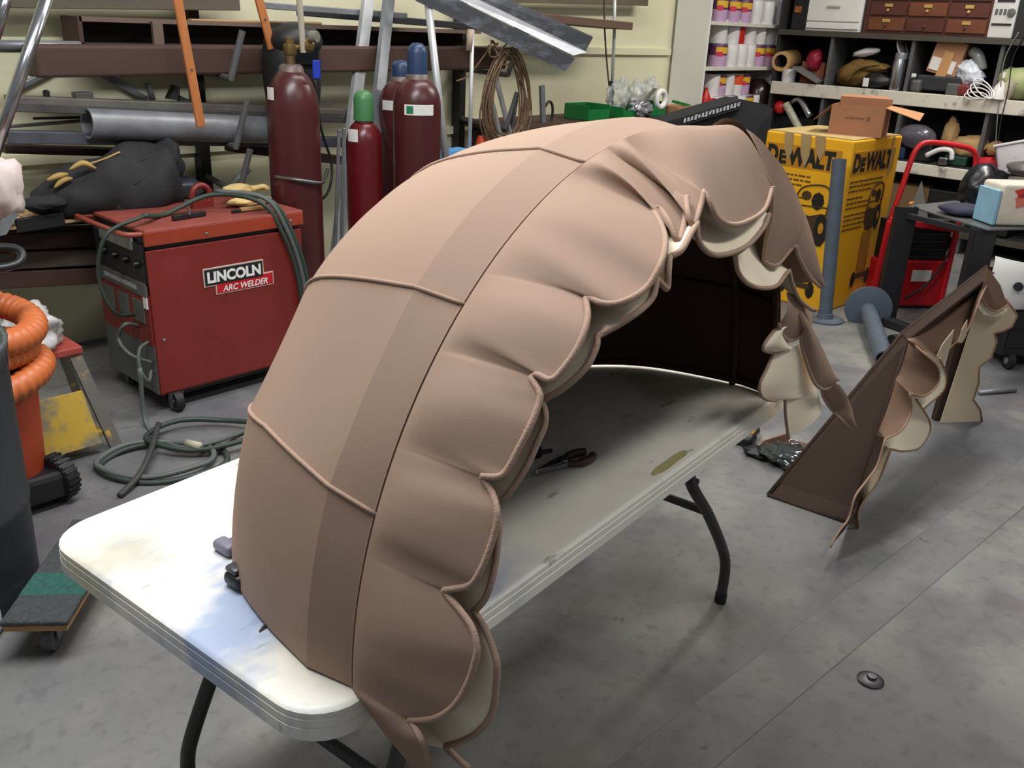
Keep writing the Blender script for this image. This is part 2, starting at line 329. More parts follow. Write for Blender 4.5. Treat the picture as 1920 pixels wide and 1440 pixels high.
HEM_I=[[(0.768,0.621,0.659,-6.0),(0.765,0.637,0.667,-3.9),(0.766,0.661,0.672,-1.8)],[(0.764,0.661,0.677,-1.0),(0.764,0.621,0.717,1.2),(0.738,0.573,0.787,3.3),(0.744,0.563,0.821,5.5),(0.748,0.563,0.877,7.6),(0.753,0.573,0.898,9.8),(0.758,0.592,0.919,12.0),(0.762,0.613,0.933,14.1)],[(0.763,0.616,0.934,15.0),(0.769,0.605,0.954,16.7),(0.775,0.6,0.977,18.4),(0.788,0.603,1.006,20.2),(0.797,0.608,1.03,21.9),(0.805,0.613,1.046,23.6),(0.811,0.624,1.059,25.3)],[(0.812,0.629,1.068,26.0),(0.822,0.616,1.081,27.9),(0.842,0.603,1.117,29.8),(0.862,0.6,1.149,31.6),(0.875,0.6,1.167,33.5),(0.883,0.605,1.182,35.4),(0.894,0.619,1.19,37.2)],[(0.895,0.621,1.192,38.0),(0.907,0.603,1.206,39.7),(0.919,0.589,1.222,41.3),(0.935,0.579,1.241,43.0),(0.957,0.581,1.261,44.7),(0.967,0.587,1.269,46.3)],[(0.972,0.587,1.272,47.0),(0.994,0.573,1.284,48.9),(1.016,0.56,1.298,50.7),(1.044,0.56,1.305,52.6),(1.061,0.56,1.315,54.4),(1.08,0.568,1.328,56.3)],[(1.087,0.571,1.329,57.0),(1.085,0.56,1.323,58.1),(1.098,0.56,1.317,59.3),(1.106,0.565,1.337,60.4),(1.136,0.581,1.349,61.5)],[(1.143,0.584,1.349,62.0),(1.167,0.579,1.356,65.5),(1.224,0.595,1.369,69.1),(1.266,0.608,1.375,72.6)],[(1.292,0.62,1.373,74.0),(1.282,0.61,1.35,78.1),(1.291,0.6,1.332,82.1),(1.337,0.6,1.316,86.2),(1.427,0.61,1.304,90.2),(1.529,0.625,1.301,94.3),(1.62,0.64,1.316,98.3),(1.659,0.65,1.33,102.4)],[(1.661,0.65,1.331,104.0),(1.593,0.64,1.304,106.4),(1.527,0.635,1.291,108.7),(1.493,0.635,1.286,111.1)],[(1.503,0.64,1.281,112.0),(1.551,0.65,1.24,117.2),(1.63,0.66,1.2,122.4),(1.747,0.675,1.164,127.6),(1.867,0.69,1.142,132.7),(1.939,0.7,1.152,137.9)],[(1.972,0.705,1.154,140.0),(1.999,0.7,1.114,142.7),(2.062,0.7,1.067,145.5),(2.128,0.69,1.031,148.2),(2.134,0.68,1.03,150.9)]]
def hem_curve(H):
    """scalloped hem: rounded tabs that meet in cusps -> list of (point, rim angle, phase in tab)"""
    out = []
    for k, sc in enumerate(H):
        nxt = H[k+1][0] if k+1 < len(H) else None
        pts = [Vector(p[:3]) for p in sc] + ([Vector(nxt[:3])] if nxt else []); ts = [p[3] for p in sc] + ([nxt[3]] if nxt else [])
        sp = smooth_pts(pts, 5)
        for i, q in enumerate(sp[:-1] if nxt else sp):
            f = i/5; j = min(int(f), len(ts)-2); out.append((q, ts[j]+(ts[j+1]-ts[j])*(f-j), i/(len(sp)-1)))
    return out
def rim_pt(t, off=0.):
    a, b = RA+off, RB+off
    if t < 0: return Vector((AC-a+.07*-t/8, .79-.06*-t/8, TZ+.004 - .17*-t/8))
    if t > 180: return Vector((AC+a, .79, TZ+.004 - b*math.sin(R(t-180))*.9))
    return Vector((AC-a*math.cos(R(t)), .79, TZ+.004+b*math.sin(R(t))))
def valance(H, m, name, off, bulge, folds):
    hc = hem_curve(H); NV = 15; V, Fs = [], []
    for q, t, ph in hc:
        a = rim_pt(t, off); n = Vector((-math.cos(R(t)), 0, math.sin(R(t))))
        for j in range(NV):
            v = j/(NV-1)
            p = a.lerp(q, v)
            w = math.sin(math.pi*v**.8)*(1 if bulge < 0 else 1+1.4*min(1, max(0, (t-82)/22)))
            p += n*(bulge*w*(1+.5*max(0, math.sin(R(min(180, max(0, t)))))))
            # soft pleat between tabs: pulled in where two tabs meet, puffed out along the tab, keener near the rim
            lo, hi = math.exp(-(ph/.24)**2), math.exp(-((1-ph)/.34)**2)
            pl = -folds*min(1, max(0, (104-t)/16))*(.75+.7*min(1, max(0, (t-55)/15)))*max(lo, hi)*3.2*v*max(0, 1-v)**1.5
            p += n*pl + Vector((0, -.35*pl, 0))
            V.append(T(p.x, p.y, p.z))
    k = len(hc)
    for i in range(k-1): Fs += [(i*NV+j, (i+1)*NV+j, (i+1)*NV+j+1, i*NV+j+1) for j in range(NV-1)]
    o = obj(name, (V, Fs), m, aw, 'all')
    obj('hem_binding', gtube([V[i*NV+NV-1] for i in range(k)], .0048, 8), tan2, o, 'all')
    return o
valance(HEM_O[:9]+[HEM_O[9][:1]+HEM_O[9][:1]], tan, 'scalloped_valance', .0, .013, .027)
o = valance(HEM_I, cream, 'valance_lining', -.016, -.016, .004); o['label'] = 'cream scalloped under-valance'

FOLD={'C':[[(2.111,0.7,0.968),(2.136,0.7,0.929),(2.195,0.69,0.85),(2.24,0.68,0.801),(2.296,0.67,0.777),(2.351,0.665,0.787)],[(2.073,0.7,1.041),(2.114,0.69,1.007),(2.179,0.685,0.954),(2.251,0.68,0.894),(2.294,0.67,0.846),(2.352,0.665,0.793)]],'B':[[(2.0,0.72,1.017),(2.032,0.72,0.985),(2.07,0.715,0.96),(2.101,0.71,0.955),(2.115,0.7,0.967)],[(2.002,0.715,1.095),(2.055,0.715,1.079),(2.097,0.71,1.061),(2.144,0.71,1.034),(2.167,0.7,1.004)]],'D':[[(2.349,0.7,0.764),(2.381,0.7,0.723),(2.432,0.69,0.674),(2.457,0.66,0.638),(2.53,0.645,0.589)],[(2.337,0.67,0.785),(2.376,0.66,0.767),(2.44,0.65,0.716),(2.506,0.645,0.65),(2.538,0.643,0.6)]],'K':[[(2.042,0.735,0.937),(2.011,0.735,0.898),(1.979,0.735,0.863),(2.009,0.735,0.823),(2.081,0.73,0.792),(2.138,0.725,0.785),(2.16,0.72,0.727),(2.195,0.715,0.655)],[(2.178,0.715,0.93),(2.213,0.71,0.879),(2.271,0.71,0.818),(2.325,0.71,0.768),(2.344,0.705,0.742),(2.357,0.7,0.72),(2.383,0.7,0.693),(2.382,0.695,0.675)]],'J':[[(2.1,0.72,1.017),(2.023,0.725,1.007),(1.973,0.73,0.984),(1.953,0.73,0.963),(2.023,0.73,0.936),(2.073,0.725,0.93)],[(2.121,0.715,1.021),(2.076,0.72,1.009),(2.045,0.722,1.0),(2.053,0.722,0.98),(2.086,0.72,0.952),(2.107,0.72,0.935)]]}
FOLD.update({'F':[[(1.705,0.67,1.374),(1.761,0.685,1.315),(1.792,0.7,1.253),(1.832,0.715,1.2)],[(1.661,0.787,1.485),(1.722,0.762,1.48),(1.78,0.745,1.458),(1.846,0.735,1.42)]],'G':[[(1.832,0.715,1.2),(1.866,0.71,1.185),(1.913,0.71,1.179),(1.958,0.705,1.204),(1.967,0.7,1.213)],[(1.846,0.735,1.42),(1.885,0.73,1.398),(1.933,0.728,1.368),(1.973,0.724,1.337),(2.011,0.72,1.303)]],'H':[[(1.97,0.7,1.214),(2.002,0.695,1.176),(2.071,0.69,1.125),(2.115,0.675,1.093)],[(2.011,0.72,1.303),(2.056,0.71,1.254),(2.103,0.7,1.19),(2.126,0.68,1.101)]]})
def fold_patch(key, m, nm, sm=5):
    A_, B_ = (smooth_pts([T(*p) for p in row], sm) for row in FOLD[key]); k = len(A_)
    def pt(u, v):
        p = A_[round(u*(k-1))].lerp(B_[round(u*(k-1))], v) - SV*(.012*math.sin(math.pi*v)*(u if key == 'F' else 1))
        if key == 'F':      # meets the puffed edge of the valance beside it
            n = Vector((p.dot(LV)-AC, p.z-TZ)).normalized(); p = p + (LV*n.x+ZV*n.y)*(.046*math.sin(math.pi*(1-v)**.8)*(1-u)**1.5)
        return p
    g = ggrid(pt, k, 12)
    o = obj(nm, g, m, aw, 'all'); obj('hem_binding', gtube(A_, .0045, 8), tan2, o, 'all'); return o
for key in 'BCDFGH': fold_patch(key, tan, 'valance_fold')
top_ = smooth_pts([T(*p) for k_ in 'FGH' for p in FOLD[k_][1][:-1]]+[T(*FOLD['H'][1][-1])], 5); nt_ = len(top_)
rim_ = [T(*rim_pt(104+50*i/(nt_-1))) for i in range(nt_)]
obj('valance_fold', ggrid(lambda u, v: rim_[round(u*(nt_-1))].lerp(top_[round(u*(nt_-1))], v), nt_, 5), tan, aw, 'all')
for key in 'KJ': fold_patch(key, cream, 'lining_fold')

# ================================================================== small tools lying on the table
chrome = mat('chrome', (178, 178, 182), .22, .95, .05); steel = mat('dull_steel', (118, 118, 120), .38, .85, .15, 14)
blackp = mat('black_plastic', (24, 24, 27), .45, 0, .1); maroon = mat('maroon_grip', (74, 40, 44), .5)
p0, p1 = aZ(1005, 889, TZ+.012), aZ(1075, 862, TZ+.012); d = (p1-p0).normalized(); n_ = Vector((-d.y, d.x, 0))
t = thing('locking_pliers', 'steel pliers with dark maroon grips lying on the table under the awning', 'pliers', Vector((p0.x, p0.y, TZ)))
obj('jaw', gprism([p0, p0+d*.05+n_*.012, p0+d*.085+n_*.016, p0+d*.085-n_*.006, p0+d*.03-n_*.004], (0, 0, .010)), chrome, t)
obj('jaw', gprism([p0+d*.002, p0+d*.05-n_*.010, p0+d*.08-n_*.014, p0+d*.085, p0+d*.03], (0, 0, .008)), steel, t)
obj('pivot', glathe([(.011, 0), (.011, .018), (.006, .021), (0, .021)], p0+d*.082-ZV*.004, 16), steel, t, 40)
for s in (-1, 1): obj('handle', gtube(smooth_pts([p0+d*.085, p0+d*.11+n_*s*.018, p0+d*.145+n_*s*.020, p0+d*.165+n_*s*.012], 5), [.007]*6+[.010]*10, 8), maroon, t, 'all')
q0 = aZ(985, 864, TZ)
t = thing('spring_clamp', 'small dark clamp beside the pliers at the valance hem', 'clamp', q0)
obj('jaw', gbox(q0+ZV*.014, (.05, .018, .014), (d, n_, ZV), .004), blackp, t); obj('jaw', gbox(q0+ZV*.014+n_*.03, (.045, .012, .012), (d, n_, ZV), .003), steel, t)
obj('screw', gtube([q0+ZV*.015-n_*.02, q0+ZV*.015+n_*.06], .005, 8), steel, t); obj('spring', glathe([(.014, 0), (.016, .01), (.014, .02)], q0+d*.03+ZV*.003, 14), blackp, t)
obj('handle', gtube([q0+d*.02+ZV*.012, q0+d*.07-n_*.012+ZV*.01], .005, 8), blackp, t, 'all')
q1 = aZ(446, 1100, TZ)
t = thing('black_clamp', 'black plastic clamp gripping the table beside the tan awning foot', 'clamp', q1)
obj('jaw', gbox(q1+ZV*.016, (.03, .045, .026), (LV, SV, ZV), .01, 3), blackp, t, 40); obj('pad', gbox(q1+ZV*.034+SV*.004, (.022, .03, .012), (LV, SV, ZV), .005), mat('pad_grey', (60, 58, 64), .4), t, 40)
obj('handle', gtube([q1+ZV*.02, q1+ZV*.03+LV*.06+SV*.01], .009, 10), blackp, t, 'all')
q2 = aZ(425, 1035, TZ)
t = thing('grey_clamp', 'grey lavender plastic clamp on the table behind the awning foot', 'clamp', q2)
gl = mat('lavender_grey_plastic', (120, 116, 132), .45)
obj('jaw', gbox(q2+ZV*.012, (.03, .05, .022), (LV, SV, ZV), .009, 3), gl, t, 40); obj('handle', gtube([q2+ZV*.014, q2+ZV*.016+LV*.07], .009, 10), gl, t, 'all')
q3 = aZ(486, 1186, TZ); q4 = aZ(500, 1174, TZ)
t = thing('driver_bit', 'tiny steel driver bit on the white table top', 'bit', q3)
dd = (q4-q3).normalized(); obj('shank', gtube([q3+ZV*.004+dd*.014, q3+ZV*.004+dd*.03], .004, 6), chrome, t); obj('tip', gtube([q3+ZV*.002, q3+ZV*.004+dd*.014], [.001, .003], 6), steel, t)
def aD(px, py, d): return Vector((0, 0, HC)) + ray(px, py)*d
def pxm(p): return (Vector(p)-Vector((0, 0, HC))).dot(_F)/F_PX      # metres per pixel at a point
def G(p, z=0.): return Vector((p[0], p[1], z))
# ================================================================== welder
redp = mat('red_enamel', (120, 38, 32), .42, 0, .1, 3, .03, 90); redd = mat('red_enamel_orange', (150, 56, 32), .45, 0, .15, 6)
greyd = mat('grey_panel', (92, 92, 90), .5, .2, .12, 10); blk = mat('black_paint', (26, 26, 27), .5, 0, .15, 8)
whitel = mat('white_print', (228, 226, 220), .5, 0, .03); greenc = mat('green_black_cable', (46, 60, 50), .55, 0, .15, 9); greyc = mat('grey_cable', (86, 92, 90), .55, 0, .1)
YW = 3.52; a = aY(268, 432, YW); b = aY(563, 398, YW); X0, X1, ZT = a.x, b.x, .80; ZB = .085; YD = 4.0
w = thing('arc_welder', 'red arc welder cabinet on casters with cables looped over it', 'welder', ((X0+X1)/2, (YW+YD)/2, 0))
bd = obj('body', gbox(((X0+X1)/2, (YW+YD)/2, (ZB+ZT)/2), (X1-X0-.02, YD-YW-.02, ZT-ZB-.02), None, .01), blk, w)
sp = obj('side_panel', gbox(((X0+X1)/2, YW+.004, (ZB+ZT)/2-.035), (X1-X0, .012, ZT-ZB-.085), None, .004), redp, w)
obj('bottom_rail', gbox(((X0+X1)/2, YW+.008, ZB+.025), (X1-X0, .012, .05), None, .004), redp, w)
obj('top_cover', gbox(((X0+X1)/2+.005, (YW+YD)/2, ZT), (X1-X0+.01, YD-YW+.02, .018), None, .006), mat('dusty_red_top', (132, 62, 52), .6, 0, .2, 9), w)
obj('top_lip', gbox(((X0+X1)/2+.002, YW-.004, ZT-.028), (X1-X0+.012, .014, .06), None, .004), redd, w)
for fx, fz in ((.05, .35), (.36, .95), (.92, .955), (.97, .3)):
    obj('screw', glathe([(.007, 0), (.007, .002), (.003, .004), (0, .004)], (lerp(X0, X1, fx), YW-.012 if fz > .9 else YW-.002, lerp(ZB, ZT, fz)), 10, (XV, ZV, -YV)), chrome, w)
# badge
bx0 = aY(380, 520, YW); bu = XV; 
def badge(cx0, cz0, wd, ht, m, dy, nm): return obj(nm, gbox((cx0+wd/2, YW-.003-dy, cz0+ht/2), (wd, .004, ht), None, .002), m, sp)
bz = aY(385, 539, YW).z; bw = aY(493, 500, YW).x-bx0.x; lx = bx0.x; badgeh = .083
badge(lx+.055, bz-.042, bw*.98, .062, mat('badge_rim', (196, 176, 164), .4), 0, 'badge_plate')
badge(lx+.06, bz-.037, bw*.98-.01, .052, mat('badge_red', (186, 24, 38), .4), .0015, 'badge_plate')
badge(lx, bz, bw, badgeh, _M['badge_rim'], .001, 'badge_plate')
badge(lx+.006, bz+.006, bw-.012, badgeh-.012, blk, .003, 'badge_plate')
text('lettering', 'LINCOLN', (lx+.016, YW-.0095, bz+.020), XV, ZV, .044, whitel, sp, bw-.034, 0, .045)
text('lettering', 'ARC WELDER', (lx+.085, YW-.008, bz-.030), XV, ZV, .026, whitel, sp, bw-.07, .25, .02)
# control end (faces -X)
XE = X0-.002
obj('control_panel', gbox((XE, (YW+YD)/2, .66), (.01, YD-YW-.03, .17)), blk, w)
obj('control_panel', gbox((XE-.004, (YW+YD)/2+.01, .735), (.01, .3, .05)), mat('worn_label', (120, 118, 112), .5, 0, .3, 20), w)
obj('rating_strip', gbox((XE-.006, (YW+YD)/2, .555), (.012, YD-YW-.03, .055)), greyd, w)
obj('end_panel', gbox((XE, (YW+YD)/2, .42), (.012, YD-YW-.02, .22)), redp, w)
for i in range(3): obj('vent_plate', gbox((XE-.007, YW+.10+i*.14, .45), (.008, .10, .10), None, .004), greyd, w)
obj('warning_sticker', gbox((XE-.008, YW+.03, .50), (.004, .035, .05)), whitel, w)
obj('lower_end', gbox((XE+.002, (YW+YD)/2, .2), (.012, YD-YW-.02, .22)), greyd, w)
for i in range(4): obj('knob', glathe([(.016, 0), (.014, .02), (0, .021)], (XE-.008, YW+.06+i*.1, .66), 12, (YV, ZV, -XV)), mat('knob_black', (14, 14, 15), .35), w, 40)
obj('label_lettering_strip', gbox((XE-.013, (YW+YD)/2, .555), (.003, .3, .018)), mat('worn_white', (150, 148, 144), .6, 0, .4, 60), w)
obj('lift_handle', gtube(smooth_pts([Vector((X0+.02, YW+.01, ZT-.01)), Vector((X0-.06, YW+.03, ZT-.005)), Vector((X0-.075, YW+.12, ZT)), Vector((X0-.075, YD-.1, ZT)), Vector((X0-.06, YD, ZT-.005)), Vector((X0+.02, YD, ZT-.01))], 6), .011, 10), mat('handle_red', (146, 70, 54), .4), w, 'all')
ey = (YW+YD)/2+.05
eye = obj('lifting_eye', gtube([Vector((X0+.42+.045*math.cos(x*.3927), ey, ZT+.06+.05*math.sin(x*.3927))) for x in range(16)], .014, 8, True), redp, w, 'all')
obj('eye_plate', gbox((X0+.42, ey, ZT+.02), (.1, .03, .04)), redp, w)
obj('chassis', gbox(((X0+X1)/2, (YW+YD)/2, .075), (X1-X0-.06, YD-YW-.06, .03)), blk, w)
for x in (X0+.06, X1-.08):
    for y in (YW+.0, YD-.06):
        c = obj('caster', gtube([Vector((x-.012, y, .045)), Vector((x+.022, y, .045))], .045, 18), rub, w, 50)
        obj('caster_fork', merge(gbox((x-.02, y, .055), (.005, .03, .07)), gbox((x+.03, y, .055), (.005, .03, .07))), steel, c)
        obj('hub', gtube([Vector((x-.016, y, .045)), Vector((x+.026, y, .045))], .016, 12), steel, c, 50)
def cable(name, label, pts, r, m, cat='cable', n=8, closed=False, parent=None):
    return obj(name, gtube(smooth_pts(pts, n, closed), r, 8, closed), m, parent, 'all', label if parent is None else None, cat if parent is None else None)
# leads of the welder
def Pw(px, py, y): return aY(px, py, y)
for k, pts in enumerate([[(255, 590, XE), (215, 585, XE-.12), (185, 520, XE-.16), (200, 440, XE-.12), (270, 405, XE+.05)],
                         [(262, 612, XE), (235, 608, XE-.08), (222, 635, XE-.1), (245, 665, XE-.09), (285, 680, XE-.01)],
                         [(280, 640, XE), (262, 655, XE-.05), (262, 690, XE-.07), (278, 715, XE-.04), (285, 690, XE)]]):
    cable('lead', '', [aX(*p) for p in pts], .008, greyc if k else greenc, parent=w)
top = [aX(270, 405, XE+.05), Vector((X0+.2, YW+.2, ZT+.02)), Vector((X0+.42, YW+.2, ZT+.08)), Vector((X0+.56, YW+.03, ZT+.06)), Vector((X0+.635, YW-.02, ZT-.08)), Vector((X0+.70, YW-.03, ZT-.3)), Vector((X0+.72, YW-.03, ZT-.55)), Vector((X0+.75, YW-.02, .15))]
for k in range(3):
    cable('torch_hose', 'green and grey welding cable draped over the red welder, strand %s' % ('nearest the badge', 'in the middle', 'nearest the gas bottle')[k], [p+Vector((k*.02, -.004*k, .012*(k == 1)+.004*k)) for p in top[2:]] if k else top, .011, (greenc, greyc, greenc)[k])
# glove and junk on the welder
t = thing('work_glove', 'pair of yellow leather work gloves on top of the welder', 'gloves', (X0+.58, YW+.3, ZT))
yl = mat('yellow_leather', (206, 178, 118), .75, 0, .15, 14, .2)
obj('palm', gblob((X0+.60, YW+.28, ZT+.075), (.075, .045, .028), .25, 2, 3, 3), yl, t, 'all')
for k in range(4): obj('finger', gtube(smooth_pts([Vector((X0+.655, YW+.25+k*.022, ZT+.075)), Vector((X0+.71, YW+.24+k*.022, ZT+.085-.006*k)), Vector((X0+.735+.01*(k % 2), YW+.235+k*.022, ZT+.07))], 4), .0115, 8), yl, t, 'all')
obj('cuff', gblob((X0+.62, YW+.22, ZT+.03), (.11, .04, .022), .25, 2, 8, 3), yl, t, 'all')
t = thing('wire_brush', 'wire brush with a wooden handle beside the gloves on the welder', 'brush', (X0+.6, YW+.12, ZT))
obj('handle', gbar((X0+.5, YW+.10, ZT+.022), (X0+.64, YW+.09, ZT+.022), .022, .016, ZV, .004), mat('beech', (176, 140, 92), .6), t); obj('bristles', gbox((X0+.5, YW+.10, ZT+.016), (.08, .02, .012)), blk, t)
t = thing('steel_clamp', 'dark ground clamp lying on the welder lid near the handle', 'clamp', (X0+.25, YW+.12, ZT))
obj('jaw', gbar((X0+.18, YW+.1, ZT+.022), (X0+.34, YW+.12, ZT+.022), .022, .022, ZV, .004), blk, t); obj('bolt', gtube([Vector((X0+.25, YW+.09, ZT+.03)), Vector((X0+.25, YW+.09, ZT+.065))], .006, 8), chrome, t)

# ================================================================== gas cylinders
mar = mat('maroon_paint', (74, 30, 32), .32, 0, .12, 4, .02, 40, stretch=(1, 1, .3)); mar2 = mat('oxblood_paint', (92, 18, 22), .3, 0, .1, 4)
neck = mat('worn_neck', (110, 96, 92), .5, .3, .2, 20); brass = mat('brass', (124, 102, 62), .42, .6, .2)
def cylinder(label, c, r, zs, mt, capm=None, cap=None):
    """zs = (top of straight wall, neck height)"""
    c = G(c); t = thing('gas_cylinder', label, 'gas cylinder', c, 'welding gas cylinders')
    z1, z2 = zs
    obj('body', glathe([(r*.96, 0), (r, .02), (r, z1), (r*.985, z1+(z2-z1)*.22), (r*.93, z1+(z2-z1)*.45), (r*.82, z1+(z2-z1)*.68), (r*.66, z1+(z2-z1)*.86), (r*.46, z2)], c, 36), mt, t, 'all')
    obj('neck_ring', glathe([(r*.5, z2-.012), (r*.44, z2+.02), (r*.34, z2+.03)], c, 24), neck, t, 40)
    if cap:
        zc0, zc1, rc = cap
        obj('valve_cap', glathe([(rc*1.02, zc0), (rc*1.02, zc0+.02), (rc, zc0+.03), (rc, lerp(zc0, zc1, .72)), (rc*.86, lerp(zc0, zc1, .88)), (rc*.5, zc1), (0, zc1+.003)], c, 24), capm, t, 50)
    return t
c1 = aD(548, 180, 4.2); t1 = cylinder('tall maroon gas cylinder with a brass regulator behind the welder', c1, .122, (c1.z-.08, aD(548, 132, 4.2).z), mar)
zc = aD(548, 122, 4.2).z; c1 = G(c1)
obj('valve', merge(gtube([c1+ZV*zc, c1+ZV*(zc+.12)], .02, 10), gbox(c1+ZV*(zc+.07), (.05, .05, .05), None, .008)), brass, t1, 40)
obj('regulator', merge(glathe([(.03, -.02), (.034, 0), (.03, .03), (0, .032)], c1+Vector((.05, -.05, zc+.09)), 18, (YV, ZV, XV)), gtube([c1+ZV*(zc+.08), c1+Vector((.07, -.06, zc+.08))], .012, 8)), brass, t1, 40)
obj('gauge', gtube([c1+Vector((.06, -.08, zc+.13)), c1+Vector((.075, -.11, zc+.13))], .025, 16), mat('gauge_face', (120, 116, 104), .4), t1, 40)
obj('flow_tube', gtube([c1+Vector((.03, -.06, zc+.06)), c1+Vector((.02, -.06, zc+.30))], .014, 10), mat('clear_tube', (176, 168, 150), .2), t1, 40)
obj('tag', gbox(c1+Vector((.06, -.115, zc-.01)), (.04, .01, .08), None, .004), mat('blue_tag', (30, 60, 170), .4), t1)
def sticker(root, c, r, ang, z, wd, h, m, nm='paper_label'):
    ang = R(ang); da = wd/r/2
    g = ggrid(lambda u, v: Vector(G(c))+Vector(((r+.0015)*math.sin(ang+(u-.5)*2*da), -(r+.0015)*math.cos(ang+(u-.5)*2*da), z+(v-.5)*h)), 7, 2)
    return obj(nm, g, m, root, 'all')
paper = mat('label_paper', (226, 224, 218), .6, 0, .06, 30)
sticker(t1, c1, .1195, -88, aD(505, 165, 4.15).z-.02, .05, .055, paper)
cb = aD(782, 200, 4.5); zb1, zb2 = aD(782, 178, 4.5).z, aD(782, 146, 4.5).z
tB = cylinder('tall maroon gas cylinder with a dark blue valve cap', cb, .12, (zb1-.06, zb2), mar, mat('blue_cap', (38, 58, 92), .4, 0, .12), (zb2+.005, aD(782, 80, 4.5).z, .05))
sticker(tB, cb, .1203, -36, aD(782, 196, 4.4).z-.025, .15, .05, paper)
dz = aD(782, 196, 4.4).z-.025; ang = -58
sp_ = sticker(tB, cb, .1212, ang, dz, .034, .036, mat('green_diamond', (24, 120, 76), .5), 'hazard_diamond')
cc = aD(752, 200, 4.85); zq = aD(752, 180, 4.85).z
tC = cylinder('maroon gas cylinder half hidden behind the blue capped one', cc, .12, (zq-.06, zq+.08), mar, _M['blue_cap'], (zq+.085, zq+.18, .05))
sticker(tC, cc, .1205, -70, zq-.04, .1, .05, paper)
cs = aD(683, 262, 4.5); zs1, zs2 = aD(683, 262, 4.5).z, aD(683, 226, 4.5).z
tS = cylinder('small oxblood red gas cylinder with a green valve cap', cs, .092, (zs1-.03, zs2), mar2, mat('green_cap', (70, 124, 74), .4, 0, .12), (zs2+.005, aD(683, 167, 4.5).z, .05))
sticker(tS, cs, .0915, -76, aD(665, 255, 4.4).z, .06, .06, paper)
obj('chain', gtube(smooth_pts([c1+Vector((-.13, -.02, .93)), c1+Vector((-.06, -.125, .92)), c1+Vector((.05, -.13, .90)), c1+Vector((.13, -.05, .90)), c1+Vector((.2, .02, .93))], 8), .009, 6), steel, None, 'all', 'steel safety chain slung round the regulator cylinder', 'chain')
# welding helmet hung on the first cylinder's far side
hc = aD(562, 118, 4.42)
t = thing('welding_helmet', 'black welding helmet hung behind the brass regulator', 'helmet', hc)
def helm(u, v):
    a = (u-.5)*2*2.2; z = (v-.5)*2; k = math.sqrt(max(0, 1-.55*z*z)) if z > 0 else 1-.12*z*z
    return hc + Vector((.15*k*math.sin(a), -.13*k*math.cos(a)+.07, .2*z-.02))
obj('shell', ggrid(helm, 20, 16), blk, t, 'all'); obj('lens_frame', gbox(hc+Vector((0, -.07, .04)), (.12, .02, .1), None, .008), mat('lens_black', (10, 10, 12), .15), t)
obj('crown', gblob(hc+Vector((0, .03, .10)), (.14, .12, .09), .05, 1, 1, 3), blk, t, 'all')
obj('headband', gtube([hc+Vector((.1*math.sin(x*.35), .06-.09*math.cos(x*.35), -.02)) for x in range(18)], .01, 6, True), rub, t, 'all'); obj('cheek_guard', gbox(hc+Vector((.06, .02, -.18)), (.09, .06, .12), None, .02, 3), blk, t, 40)

# ================================================================== left foreground: bin, shop vacuum, step stool, dolly
cbn = Vector((.485, 2.69, 0)); 
t = thing('trash_barrel', 'dark grey round trash barrel at the left edge of the frame', 'barrel', cbn)
gb = mat('dark_grey_plastic', (44, 48, 53), .5, 0, .15, 5, .03, 60)
obj('shell', glathe([(.27, .0), (.285, .02), (.292, .3), (.297, .31), (.297, .33), (.294, .34), (.30, .74), (.304, .75), (.304, .78), (.30, .78), (.285, .1), (.27, .03)], cbn, 48), gb, t, 35)
obj('bag_liner', glathe([(.305, .73), (.307, .775), (.31, .795), (.295, .79), (.29, .67)], cbn, 40), mat('clear_green_liner', (66, 76, 76), .2, 0, .5, 14, .5, 30), t, 'all')
wc = aZ(115, 935); vb = G(wc)
t = thing('shop_vacuum', 'orange wet dry shop vacuum with wheels and a coiled orange hose', 'vacuum', vb+Vector((-.12, .12, 0)))
org = mat('orange_plastic', (206, 92, 34), .45, 0, .08, 4); vv = vb+Vector((-.15, .09, 0))
obj('tank', glathe([(.13, .10), (.142, .13), (.15, .30), (.155, .42), (.15, .44), (0, .44)], vv, 36), mat('red_orange_tank', (170, 66, 34), .45, 0, .08, 4), t, 40)
obj('base', gbox(vv+Vector((.03, -.03, .085)), (.26, .26, .10), None, .02), blackp, t)
ax_ = Vector((.94, .34, 0)).normalized(); axn = Vector((-ax_.y, ax_.x, 0))
for s in (.0, -.34):
    p = vb+Vector((0, 0, .088))+ax_*s - ax_*.04
    wh = obj('wheel', glathe([(.03, -.03), (.06, -.03), (.078, -.026), (.084, 0), (.078, .026), (.06, .03), (.03, .03)], p+ax_*.04, 32, (axn, ZV, ax_)), rub, t, 40)
    for k in range(24):
        an = k*math.pi/12; f1, f2 = axn, ZV
        obj('tread_block', gbox(p+ax_*.04+(f1*math.cos(an)+f2*math.sin(an))*.082, (.008, .05, .010), ((f1*math.cos(an)+f2*math.sin(an)), ax_, f2*math.cos(an)-f1*math.sin(an))), rub, wh)
    obj('hub', glathe([(.03, -.034), (.03, .034), (.012, .038), (0, .038)], p+ax_*.04, 16, (axn, ZV, ax_)), blackp, wh, 40)
obj('lid', glathe([(.16, .44), (.162, .47), (.15, .52), (.1, .54), (0, .545)], vv, 36), blackp, t, 40)
hose = []
for i in range(150):
    f = i/149; an = f*2*math.pi*3.6+1.0; rr = .165+.02*math.sin(f*9)
    hose.append(vv+Vector((-.01+rr*math.cos(an), -.02+rr*.9*math.sin(an), .43+.30*f+.02*math.sin(an*1.3))))
hs = smooth_pts(hose, 4); obj('hose', gtube(hs, [.046 if i % 4 < 2 else .042 for i in range(len(hs))], 14), mat('orange_hose', (186, 98, 48), .45, 0, .06, 6), t, 'all')
obj('handle_post', gtube([vv+Vector((.02, -.04, .54)), vv+Vector((.03, -.06, .86))], .02, 10), blackp, t, 40)
